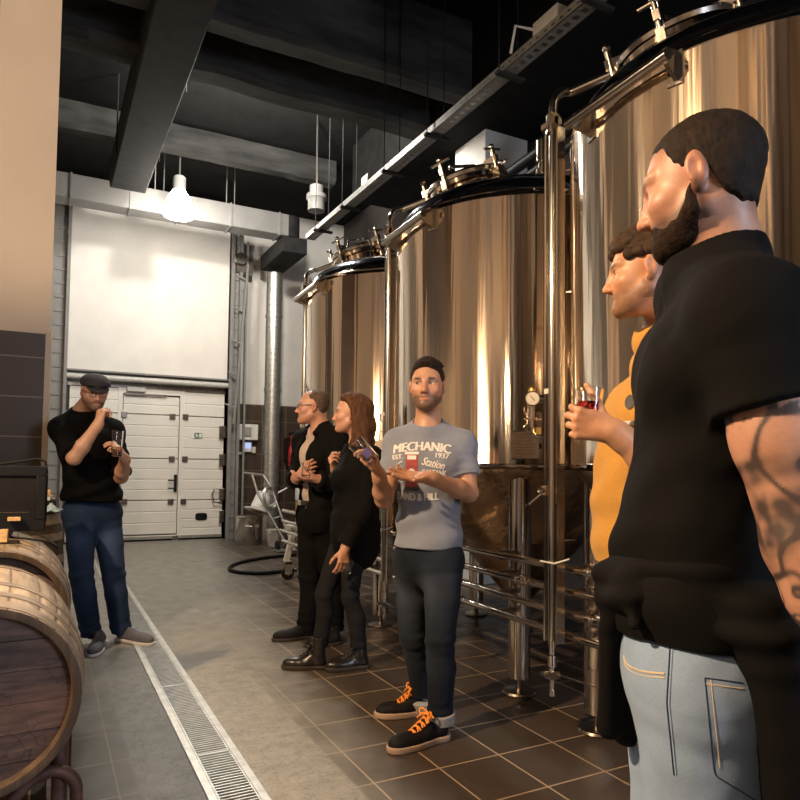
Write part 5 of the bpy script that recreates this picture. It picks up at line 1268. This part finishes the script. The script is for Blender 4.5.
# ------------------------------------------------ the woman in black
def woman():
    AR, AL = at(319, 650, 4.19), at(359, 652, 4.16)
    J = dict(P=at(351, 527, 4.18), T=at(356, 476, 4.18), N=at(358, 443, 4.20), SL=at(371, 456, 4.05), SR=at(351, 456, 4.33), HL=at(354, 533, 4.11), HR=at(347, 533, 4.25),
             KL=at(350, 598, 4.13), KR=at(324, 594, 4.18), AL=AL, AR=AR, EL=at(365, 507, 3.98), WL=at(345, 549, 3.93), ER=at(343, 493, 4.40), WR=at(335, 470, 4.28))
    H = Human(J, hd(-1, .06), at(351, 413, 4.19), h=.0042, build=.93, arm=.85, scale=.98, female=True, chest_dir=hd(-1, -.05), hip_dir=hd(-1, -.1), face_pitch=-.03)
    def fn(F):
        H.torso(F, -.006); H.armprims(F, 'L'); H.armprims(F, 'R'); H.legs(F, -.008, an=.036); H.head(F)
        H.hand(F, 'L', W3(-.12, -.12, -1), W3(-.5, .8, 0), (.35, .4, .45, .5), thumb=(.6, .7, .3))
        H.hand(F, 'R', W3(-.3, -.4, .7), W3(.7, -.1, .5), (.9, .95, 1, 1.05), thumb=(.5, .5, .6))
    b = H.body('person', 'woman with auburn hair in loose black top and boots, glass held low', (.50, .27, .175), dict(brow=.9, browc=(.05, .025, .015), lip=(.36, .11, .10)), fn, (J['P'][0], J['P'][1], 0))
    H.eyes(b, W3(-1, .1, -.02), (.05, .06, .05))
    def locks(F):
        pts = lambda *q: [H.hp(p) for p in q]
        for g in (-1, 1):
            for ps, r0, r1 in ((((g*.066, -.03, .04), (g*.082, -.045, -.06), (g*.088, -.06, -.15), (g*.082, -.04, -.235)), .03, .022), (((g*.05, -.07, .02), (g*.065, -.09, -.08), (g*.07, -.09, -.18), (g*.06, -.075, -.255)), .04, .024), (((g*.07, -.035, .03), (g*.086, -.045, -.05), (g*.094, -.035, -.13), (g*.092, -.005, -.215)), .020, .014)):
                P = pts(*ps)
                for i in range(len(P)-1): F.rc(P[i], P[i+1], (r0+(r1-r0)*i/3), (r0+(r1-r0)*(i+1)/3), .02)
        P = pts((0, -.095, .03), (0, -.115, -.09), (0, -.105, -.19), (0, -.09, -.25))
        for i in range(3): F.rc(P[i], P[i+1], .05-.008*i, .042-.008*i, .03)
    def hl(x, y, z): return np.interp(y, [-.13, -.035, -.02, .0, .025, .05, .07, .1], [-.4, -.4, -.01, .03, .055, .075, .088, .096])+0*x+0*z
    H.hair(b, [((0, -.018, .036), (.086, .106, .092)), ((0, .015, .08), (.068, .06, .042), .03), ((0, -.06, .02), (.085, .075, .09), .03)], hl, 'hair_auburn', .004, 110, 4, extra=locks)
    P, M = J['P'], H.CM
    z0 = at(350, 571, 4.15)[2]
    def top(F):
        H.torso(F, .016, .06); sleeve(H, F, 'L', .93, .013, .018, long=True); sleeve(H, F, 'R', .85, .013, .008, long=True)
        F.rc(P+UP*.15-H.PM[1]*.02, P-UP*.12-H.PM[1]*.03, .125, .135, .06); F.el(P-H.PM[1]*.05-UP*.05, (.15, .125, .2), H.PM, .06)
        F.rc(J['EL']*.6+P*.4, J['WL']*.4+P*.6, .10, .09, .07)
        q = z0+.0
        F.func(lambda X, Y, Z: (q+.14*np.clip(((X-P[0])*H.PM[1][0]+(Y-P[1])*H.PM[1][1]+.05)/.2, 0, 1)+0*Z)-Z)
        N = J['N']; F.rc(N+UP*.02+M[1]*.03, N+UP*.2, .06, .075, .008, 'cut'); F.rc(N+UP*.01+M[1]*.06, N+M[1]*.10-UP*.02, .03, .02, .01, 'cut')
    H.garment(b, 'loose_top', 'knit_black', top, amp=.004, folds=both(armfolds(H, .004), torsofolds(H, .006)))
    H.garment(b, 'trousers', 'pants_charcoal', trousers(H, P[2]+.1, .13, .006, .052, .044, .08), amp=.0025, folds=legfolds(H, .004))
    for hx, tx, A in (((326, 669), (285, 668.5), AR), ((368, 668), (328, 671), AL)):
        so = H.shoe(b, gz(*hx), gz(*tx), 'boot_leather', 'sole_dark', .09, .93, .026, 'lace_dark', A)
    tumbler('small glass held low at the side of the woman in black', at(347, 574, 3.90), W3(-.12, .1, 1), .085, .026, .032, None)
woman()

# ------------------------------------------------ the man with glasses and a black jacket
def glasses_man():
    AR, AL = at(306, 628, 4.90), at(334, 632, 4.95)
    J = dict(P=at(318, 513, 4.90), T=at(320, 462, 4.88), N=at(321, 426, 4.88), SL=at(340, 440, 4.74), SR=at(303, 440, 5.02), HL=at(327, 520, 4.85), HR=at(311, 520, 4.95),
             KL=at(331, 580, 4.88), KR=at(309, 577, 4.90), AL=AL, AR=AR, EL=at(334, 483, 4.62), WL=at(318, 479, 4.55), ER=at(296, 479, 4.90), WR=at(299, 476.5, 4.72))
    H = Human(J, hd(-1, -.12), at(312.5, 406.5, 4.86), h=.0045, build=1.0, arm=.95, scale=1.03, chest_dir=hd(-.82, -.6), hip_dir=hd(-.9, -.4))
    def fn(F):
        H.torso(F, -.006); H.armprims(F, 'L'); H.armprims(F, 'R'); H.legs(F, -.008); H.head(F)
        H.hand(F, 'R', W3(.5, -.5, .45), W3(.6, .5, .2), (.5, .55, .6, .65), thumb=(.5, .5, .5))
        H.hand(F, 'L', W3(-1, -.25, .0), W3(-.1, .2, 1), (.3, .32, .35, .4), thumb=(.4, .6, .5))
    b = H.body('person', 'balding man in spectacles, black jacket and pinkish shirt, standing left of the woman', (.52, .28, .20), dict(brow=.4, stub=.35, beardc=(.09, .06, .045), beard=.12), fn, (J['P'][0], J['P'][1], 0))
    H.eyes(b, W3(-1, -.15, -.02))
    def hl(x, y, z): return np.interp(y, [-.13, -.07, -.035, -.022, .0, .015, .03, .045, .1], [-.07, -.06, -.03, .0, .03, .02, .06, .14, .2])+0*x+0*z
    H.hair(b, [((0, -.02, .028), (.0805, .098, .086)), ((0, -.05, .06), (.065, .06, .05), .03), ((0, -.031, -.025), (.067, .0575, .07), .03)], hl, 'hair_greying', .002, 140, 6)
    spectacles(H, b, 'frame_black', .0022)
    z0 = at(318, 532, 4.85)[2]; P, M, N = J['P'], H.CM, J['N']
    def shirt(F):
        H.torso(F, .006); F.plane((0, 0, P[2]+.02), (0, 0, -1)); F.rc(N+UP*.01+M[1]*.03, N+UP*.2, .062, .08, .006, 'cut'); F.rc(N+M[1]*.07, N+M[1]*.11-UP*.10, .03, .012, .01, 'cut')
    H.garment(b, 'shirt', 'shirt_pinkgrey', shirt, amp=.003, folds=torsofolds(H, .006))
    def jacket(F):
        H.torso(F, .024, .06); F.el(P-UP*.03, (.18, .15, .2), H.PM, .05)
        for sd in 'LR': sleeve(H, F, sd, .94, .02, .01, long=True)
        F.plane((0, 0, z0), (0, 0, -1)); F.rc(N+UP*.02+M[1]*.02, N+UP*.2, .068, .085, .006, 'cut')
        # open front
        R = M[0]
        def opening(X, Y, Z):
            q0 = (X-P[0])*R[0]+(Y-P[1])*R[1]+(Z-P[2])*R[2]; q1 = (X-P[0])*M[1][0]+(Y-P[1])*M[1][1]+(Z-P[2])*M[1][2]; w_ = .085-.04*np.clip((Z-P[2])/.5, -.2, 1)+.02*np.clip((Z-P[2]-.35)/.1, 0, 1)
            return np.minimum(w_-np.abs(q0-.005), q1-.02)
        F.func(opening)
        for g in (-1, 1): F.rc(N+UP*.015-M[1]*.03+R*g*.055, N-UP*.05+M[1]*.085+R*g*.07, .022, .02, .012)
    jk, V, N_ = H.garment(b, 'jacket', 'jacket_black', jacket, amp=.004, folds=both(armfolds(H, .005), torsofolds(H, .005)))
    tr, V, N_ = H.garment(b, 'trousers', 'pants_black', trousers(H, P[2]+.085, .045, .012, .062, .056), amp=.003, folds=legfolds(H, .006))
    c = P+UP*.075
    F = Field(c-.25, c+.25, .0045); F.el(c-UP*.02, (.158+.016, .118+.016, .2), H.PM, 0); F.plane(c+UP*.018, UP); F.plane(c-UP*.018, -UP); V, Q = F.mesh(); nmesh('belt', V, Q, 'boot_leather', tr, None)
    q = c+H.PM[1]*.138+H.PM[0]*.0; MB().obox(q, (.024, .006, .018), H.PM[0], H.PM[1]).build('belt_buckle', 'galv', tr, bevel=.003)
    H.shoe(b, gz(314, 637.5), gz(275, 641), 'shoe_black', 'sole_dark', 0, 1.05, .024, None, AR); H.shoe(b, gz(338, 644), gz(312, 647), 'shoe_black', 'sole_dark', 0, 1.05, .024, None, AL)
    tumbler('glass held in both hands by the man with spectacles', at(305.5, 477, 4.50), W3(.02, 0, 1), .095, .029, .026, 'beer_pale', .18)
glasses_man()

# ------------------------------------------------ the man in the flat cap
def cap_man():
    heR, toR, heL, toL = gz(101, 643), gz(92, 658), gz(117, 640), gz(152, 645.5)
    AR, AL = at(91, 634, 4.66), at(121, 631, 4.75)
    J = dict(P=at(92, 509, 4.68), T=at(88, 449, 4.66), N=at(83, 411, 4.66), SL=at(112, 430, 4.72), SR=at(62, 428, 4.58), HL=at(106, 515, 4.74), HR=at(80, 515, 4.62),
             KL=at(113.5, 574, 4.72), KR=at(81.5, 575, 4.60), AL=AL, AR=AR, EL=at(121, 477, 4.62), WL=at(125, 459, 4.42), ER=at(74, 458, 4.30), WR=at(98.5, 424, 4.33))
    H = Human(J, hd(.62, -.8), at(94.5, 391, 4.56), h=.0045, build=1.10, arm=1.08, scale=1.0, chest_dir=hd(.45, -.9), hip_dir=hd(.45, -.9), face_pitch=-.28)
    H.belly = .05
    def fn(F):
        H.torso(F, -.006); H.armprims(F, 'L'); H.armprims(F, 'R'); H.legs(F, -.008); H.head(F)
        H.hand(F, 'R', W3(.12, .22, .95), W3(.5, .85, 0), (1.0, 1.05, 1.1, 1.15), thumb=(.35, .8, .55), tc=.3)
        H.hand(F, 'L', W3(-.35, -.25, .75), W3(-.8, -.1, -.35), (.55, .6, .62, .7), thumb=(.55, .5, .6))
    b = H.body('person', 'man in a flat cap and black polo shirt, fist raised to his nose', (.54, .31, .21), dict(beard=.8, brow=.8), fn, (J['P'][0], J['P'][1], 0))
    H.eyes(b, W3(.5, -.8, -.5))
    H.hair(b, [((0, -.02, .028), (.079, .097, .086))], short_hairline(.08, .07, .03, -.07), 'hair_dark', .0015, 140, 6)
    spectacles(H, b, 'frame_black', .0018)
    M = H.HM
    F = Field(H.HC-.2, H.HC+.2, .0035)
    F.el(H.hp((0, -.012, .055)), (.092, .115, .062), M, .02); F.el(H.hp((0, .035, .06)), (.086, .085, .044), M, .03)
    F.plane(H.hp((0, 0, .038)), nrm(-M[2]+M[1]*.12)); V, Q = F.mesh(); N_ = vnormals(V, Q); V = V+N_*(.0018*wavy(V, 60, 3))[:, None]; cap = nmesh('flat_cap', V, Q, 'cap_tweed', b, None)
    F = Field(H.HC-.22, H.HC+.22, .003)
    F.el(H.hp((0, .075, .030)), (.072, .072, .03), M, 0); F.plane(H.hp((0, .1, .034)), nrm(M[2]+M[1]*.35)); F.plane(H.hp((0, .1, .027)), nrm(-M[2]-M[1]*.35)); V, Q = F.mesh(); nmesh('brim', V, Q, 'cap_tweed', cap, None)
    hem = at(92, 501, 4.6)[2]; P, CM, N = J['P'], H.CM, J['N']
    def shirt(F):
        H.torso(F, .016, .06); F.el(P+UP*.08+CM[1]*.02, (.185, .165, .2), H.PM, .06)
        sleeve(H, F, 'R', .97, .016, .012); sleeve(H, F, 'L', .95, .016, .012)
        F.plane((0, 0, hem), (0, 0, -1)); F.rc(N+CM[2]*.03+CM[1]*.03, N+UP*.2, .070, .08, .006, 'cut')
        F.rc(N+UP*.005-CM[1]*.02+CM[0]*.07, N+CM[1]*.075-UP*.02+CM[0]*.05, .016, .016, .01); F.rc(N+UP*.005-CM[1]*.02-CM[0]*.07, N+CM[1]*.075-UP*.02-CM[0]*.05, .016, .016, .01)
    H.garment(b, 'polo_shirt', 'tee_black', shirt, amp=.004, folds=both(armfolds(H, .005), torsofolds(H, .008)))
    tr, V, N_ = H.garment(b, 'jeans', 'jeans_navy', trousers(H, hem+.10, .05, .012, .058, .052, .08), amp=.003, folds=legfolds(H, .007), wear=legwear(H, 2.6))
    H.shoe(b, heR, toR, 'shoe_grey', 'sole_white', 0, 1.0, .022, None, AR); H.shoe(b, heL, toL, 'shoe_grey', 'sole_white', 0, 1.0, .022, None, AL)
    tumbler('straight beer glass held at chest height by the man in the flat cap', at(116.5, 456.5, 4.32), W3(.03, .0, 1), .165, .031, .038, 'beer_pale', .38)
cap_man()

# ------------------------------------------------ the man in the yellow T-shirt
def yellow_man():
    d = 1.9
    J = dict(P=at(655, 572, 1.98), T=at(655, 432, 1.95), N=at(668, 322, 1.96), SL=at(682, 368, 1.80), SR=at(656, 368, 2.14), HL=at(680, 592, 1.90), HR=at(660, 592, 2.08),
             KL=at(690, 750, 1.92), KR=at(672, 750, 2.08), AL=at(690, 905, 1.95), AR=at(680, 900, 2.1), EL=at(662, 468, 1.70), WL=at(612, 431, 1.70), ER=at(668, 480, 2.25), WR=at(665, 575, 2.22))
    H = Human(J, hd(-1, .34), at(646, 271, 1.90), h=.0036, build=.95, arm=1.05, scale=1.0, chest_dir=hd(-1, .1), hip_dir=hd(-1, .1), face_pitch=-.10)
    H.belly = .03
    def fn(F):
        H.torso(F, -.006); H.armprims(F, 'L'); H.armprims(F, 'R'); H.legs(F, -.008); H.head(F)
        H.hand(F, 'L', W3(-.95, .1, .22), W3(-.1, .98, .2), (1.15, 1.2, 1.25, 1.3), (1.1, 1.1, 1.1, 1.15), thumb=(.75, .5, .35), tc=.1)
        H.hand(F, 'R', W3(0, 0, -1), W3(0, -1, 0), (.4, .45, .5, .5))
    b = H.body('person', 'curly haired man in a mustard yellow T-shirt, partly hidden by the nearest man', (.52, .27, .15), dict(beard=.6, brow=.8, stub=.2), fn, (J['P'][0], J['P'][1], 0))
    H.eyes(b, W3(-1, .3, -.1))
    def curls(F):
        r = np.random.default_rng(5)
        for k in range(110):
            a = r.uniform(0, 2*PI); z = r.uniform(.02, 1); q = math.sqrt(1-z*z); p = np.array((.081*q*math.cos(a), -.016+.103*q*math.sin(a), .03+.093*z))
            if p[1] > .05 and p[2] < .06: continue
            if p[1] < -.05: p[2] -= .05
            F.el(H.hp(p), (.0165, .0165, .015), None, .004)
    H.hair(b, [((0, -.018, .034), (.081, .1, .088)), ((0, .03, .085), (.062, .058, .034), .03)], short_hairline(.058, .05, .02, -.09), 'hair_brown', .002, 170, 3, extra=curls)
    hem = at(625, 566, 1.9)[2]; P, M, N = J['P'], H.CM, J['N']
    def shirt(F):
        H.torso(F, .014, .06); F.el(P+UP*.04+H.PM[1]*.02, (.165, .135, .22), H.PM, .06); F.el(P*.5+J['T']*.5+H.PM[1]*.035, (.15, .135, .3), H.PM, .06)
        for sd in 'LR': sleeve(H, F, sd, .72, .015, .014)
        F.plane((0, 0, hem), (0, 0, -1)); F.rc(N+M[2]*.004+M[1]*.02, N+UP*.2, .074, .082, .006, 'cut')
    sh, V, N_ = H.garment(b, 't_shirt', 'tee_yellow', shirt, amp=.004, folds=both(armfolds(H, .005), torsofolds(H, .006)))
    bvh = BVHTree.FromPolygons([tuple(p) for p in V], [tuple(q.vertices) for q in sh.data.polygons]); fw = nrm(W3(-.55, -.83, 0)); u = nrm(np.cross(UP, fw)); org = at(617, 398, 1.72)
    a_ = np.linspace(0, 2*PI, 25)[:-1]; stamp(bvh, org, u, UP, fw, [(.014*math.cos(a), .02*math.sin(a)) for a in a_], [tuple(range(24))], 'chest_badge', 'print_dark', sh)
    stamp(bvh, org, u, UP, fw, [(-.018, -.062), (.012, -.062), (.012, -.05), (-.018, -.05)], [(0, 1, 2, 3)], 'chest_lettering', 'print_white', sh)
    H.garment(b, 'jeans', 'jeans_navy', trousers(H, hem+.05, .1, .012, .064, .058), amp=.003, folds=legfolds(H, .006))
    H.shoe(b, J['AL']*np.array([1, 1, 0])-H.hdir*.07, J['AL']*np.array([1, 1, 0])+H.hdir*.2, 'shoe_black', 'sole_dark', 0, 1, .026, None, J['AL']); H.shoe(b, J['AR']*np.array([1, 1, 0])-H.hdir*.07, J['AR']*np.array([1, 1, 0])+H.hdir*.2, 'shoe_black', 'sole_dark', 0, 1, .026, None, J['AR'])
    tumbler('stemless glass of red drink held by the man in the yellow T-shirt', at(589, 424, 1.73), W3(.03, .05, 1), .09, .030, .036, 'beer_red', .62)
yellow_man()

# ------------------------------------------------ the man in the black T-shirt (nearest)
def black_man():
    J = dict(P=at(694, 640, 1.20), T=at(716, 400, 1.17), N=at(724, 249, 1.18), SL=at(748, 316, 1.00), SR=at(702, 298, 1.36), HL=at(705, 690, 1.12), HR=at(682, 690, 1.28),
             KL=at(708, 960, 1.14), KR=at(688, 940, 1.28), AL=at(716, 1180, 1.18), AR=at(700, 1160, 1.3), EL=at(806, 545, .93), WL=at(890, 705, .86), ER=at(712, 470, 1.46), WR=at(716, 580, 1.40))
    H = Human(J, hd(-1, .76), at(700, 183, 1.18), h=.0033, build=.97, arm=1.28, scale=.97, chest_dir=hd(-1, .22), hip_dir=hd(-1, .25), face_pitch=-.2)
    H.belly = .015
    def fn(F):
        H.torso(F, -.006); H.armprims(F, 'L'); H.armprims(F, 'R'); H.legs(F, -.008); H.head(F)
        H.hand(F, 'L', W3(.05, -.1, -1), W3(-.3, .9, 0), (.3, .35, .4, .45)); H.hand(F, 'R', W3(0, .05, -1), W3(0, -1, 0), (.5, .5, .5, .6))
    def tattoo(V, N, c):
        S, E, Wr = J['SL'], J['EL'], J['WL']; d1, t1 = seg(V, S, E); d2, t2 = seg(V, E, Wr); near = (np.minimum(d1, d2) < .085) & ((V-J['T'])@H.CM[0] < -.08)
        s_ = np.where(d1 < d2, t1, 1+t2); a = wavy(V, 42, 51); bb = wavy(V, 95, 52); cc = wavy(V, 210, 53)
        band = lambda x0, w_: np.exp(-((s_-x0)/w_)**4)
        ink = .7*np.exp(-(a/.07)**2)+.8*np.clip(cc*5, 0, 1)*band(.46, .03)+band(.69, .055)*(.55+.6*bb)+band(.90, .14)*(.42+.5*bb+.3*cc)+.65*np.exp(-(bb/.1)**2)*band(1.3, .25)+.45*np.clip(-a*2, 0, 1)*band(1.3, .25)
        ink = np.clip(ink*1.7, 0, .93)*near*np.clip((s_-.3)*8, 0, 1)*np.clip((1.85-s_)*8, 0, 1)
        return c*(1-ink[:, None])+np.array((.035, .03, .032))*ink[:, None]
    b = H.body('person', 'man nearest the camera with tattooed arm, black T-shirt and light jeans', (.47, .25, .17), dict(beard=.92, brow=.85, stub=.8, beardc=(.028, .014, .009), extra=tattoo), fn, (J['P'][0], J['P'][1], 0))
    H.eyes(b, W3(-1, .9, -.25))
    def hl(x, y, z): return np.interp(y, [-.13, -.095, -.06, -.04, -.032, -.012, .012, .022, .035, .06, .1], [-.105, -.10, -.085, -.065, -.03, .0, -.02, -.01, .036, .055, .066])+0*x+0*z
    H.hair(b, [((0, -.016, .030), (.0785, .100, .0885)), ((0, -.031, -.025), (.067, .0575, .085), .03)], hl, 'hair_dark', .0012, 260, 8, h=.0028)
    H.beard(b, 'beard_dark', .0012, .0018)
    P, M, N = J['P'], H.CM, J['N']
    hem = at(640, 585, 1.17)[2]
    def shirt(F):
        H.torso(F, .014, .06); F.el(P*.75+J['T']*.25, (.165, .14, .22), H.PM, .06)
        sleeve(H, F, 'L', .42, .016, .018); sleeve(H, F, 'R', .6, .016, .012)
        F.plane((0, 0, hem-.08), (0, 0, -1)); F.rc(N+M[2]*.014+M[1]*.016, N+UP*.2, .074, .085, .006, 'cut')
    H.garment(b, 't_shirt', 'tee_black', shirt, amp=.004, folds=both(armfolds(H, .004), torsofolds(H, .006)))
    jn, V, N_ = H.garment(b, 'jeans', 'jeans_light', trousers(H, hem+.03, .1, .014, .066, .06, .098), amp=.0035, folds=legfolds(H, .005), wear=legwear(H, .8))
    bvh = BVHTree.FromPolygons([tuple(p) for p in V], [tuple(q.vertices) for q in jn.data.polygons])
    def seam(pts, name, mt='jeans_navy', r=.0022, side=None):
        out = []
        for (x, y) in smooth([np.array([a_, b_, 0.0]) for a_, b_ in pts], 3) if False else pts:
            o = CAM; dr = ray(x, y); dr = dr/np.linalg.norm(dr); h = bvh.ray_cast(Vector(o), Vector(dr), 4)
            if h[0] is not None: out.append(np.array(h[0])+np.array(h[1])*0)
        if len(out) > 1: MB().tube(smooth(out, 1), r, 6).build(name, mt, jn)
    L = lambda a, b_, n=10: [(a[0]+(b_[0]-a[0])*i/n, a[1]+(b_[1]-a[1])*i/n) for i in range(n+1)]
    seam(L((671, 632), (667, 700), 14)+L((667, 705), (674, 775), 10), 'side_seam', 'jeans_navy', .0014); seam(L((673.5, 632), (669.5, 700), 14)+L((669.5, 705), (676.5, 775), 10), 'side_seam', 'jeans_light', .0018)
    seam([(624, 655), (625, 662), (630, 667), (640, 671), (652, 673), (665, 674)], 'front_pocket_edge', 'thread_tan', .0022); seam([(624, 659), (625, 666), (630, 671), (640, 675), (652, 677), (665, 678)], 'front_pocket_edge', 'thread_tan', .0014)
    seam(L((705, 678), (743, 683), 8), 'back_pocket_edge', 'jeans_navy', .0011); seam(L((705, 678), (714, 770), 14)+L((716, 776), (755, 800), 6), 'back_pocket_edge', 'jeans_navy', .0011); seam(L((706, 684), (743, 689), 8), 'back_pocket_edge', 'thread_tan', .0012); seam(L((711, 680), (720, 768), 14), 'back_pocket_edge', 'thread_tan', .0012)
    # black jacket tied round the waist
    c = P+UP*.075
    def tied(F):
        pm = H.PM
        F.el(c+UP*.055, (.182, .148, .07), pm, .02); F.el(c+UP*.0, (.186, .15, .055), pm, .02)
        # tail hanging at the back
        bk = -pm[1]
        F.rc(c+bk*.12+pm[0]*-.10, c+bk*.16+pm[0]*-.10-UP*.62, .06, .05, .06); F.rc(c+bk*.14, c+bk*.19-UP*.66, .08, .07, .06); F.rc(c+bk*.12+pm[0]*.10, c+bk*.16+pm[0]*.10-UP*.62, .06, .05, .06)
        F.rc(c+bk*.05-pm[0]*.16-UP*.01, c+bk*.17-pm[0]*.13-UP*.16, .035, .05, .05)
        # knot in front and a sleeve hanging from it
        kn = at(627, 592, 1.13); F.el(kn, (.022, .022, .03), pm, .02); F.rc(kn, c+pm[1]*.15-pm[0]*.05+UP*.03, .024, .03, .03)
        F.rc(kn, at(612, 606, 1.2), .02, .024, .02); F.rc(at(612, 606, 1.2), at(609, 727, 1.25), .024, .024, .02); F.rc(at(626, 600, 1.22), at(627, 729, 1.27), .024, .024, .02)
        F.rc(kn, at(634, 622, 1.09), .014, .014, .015)
        F.rc(c+bk*.08-pm[0]*.17-UP*.02, c+bk*.14-pm[0]*.165-UP*.62, .04, .05, .05); F.plane(at(609, 737, 1.1), (0, 0, -1)) if False else None
    lo, hi = c-np.array([.45, .45, .85]), c+np.array([.45, .45, .3]); kn = at(627, 592, 1.13); lo = np.minimum(lo, kn-.4)
    def fold(V, N):
        q = (V-c)@H.PM.T; return .006*np.sin(q[:, 2]*120+12*q[:, 1]+3*wavy(V, 10, 61))*np.clip(1-np.abs(q[:, 2]-.02)/.12, 0, 1)+.008*np.sin(q[:, 0]*50+3*wavy(V, 8, 62))*np.clip(-q[:, 2]*6, 0, 1)
    H.garment(b, 'tied_jacket', 'jacket_black', tied, lo, hi, .005, amp=.004, freq=22, folds=fold)
    for A in (J['AL'], J['AR']):
        g = A*np.array([1, 1, 0]); H.shoe(b, g-H.hdir*.07, g+H.hdir*.2, 'shoe_black', 'sole_dark', 0, 1, .026, None, A)
black_man()
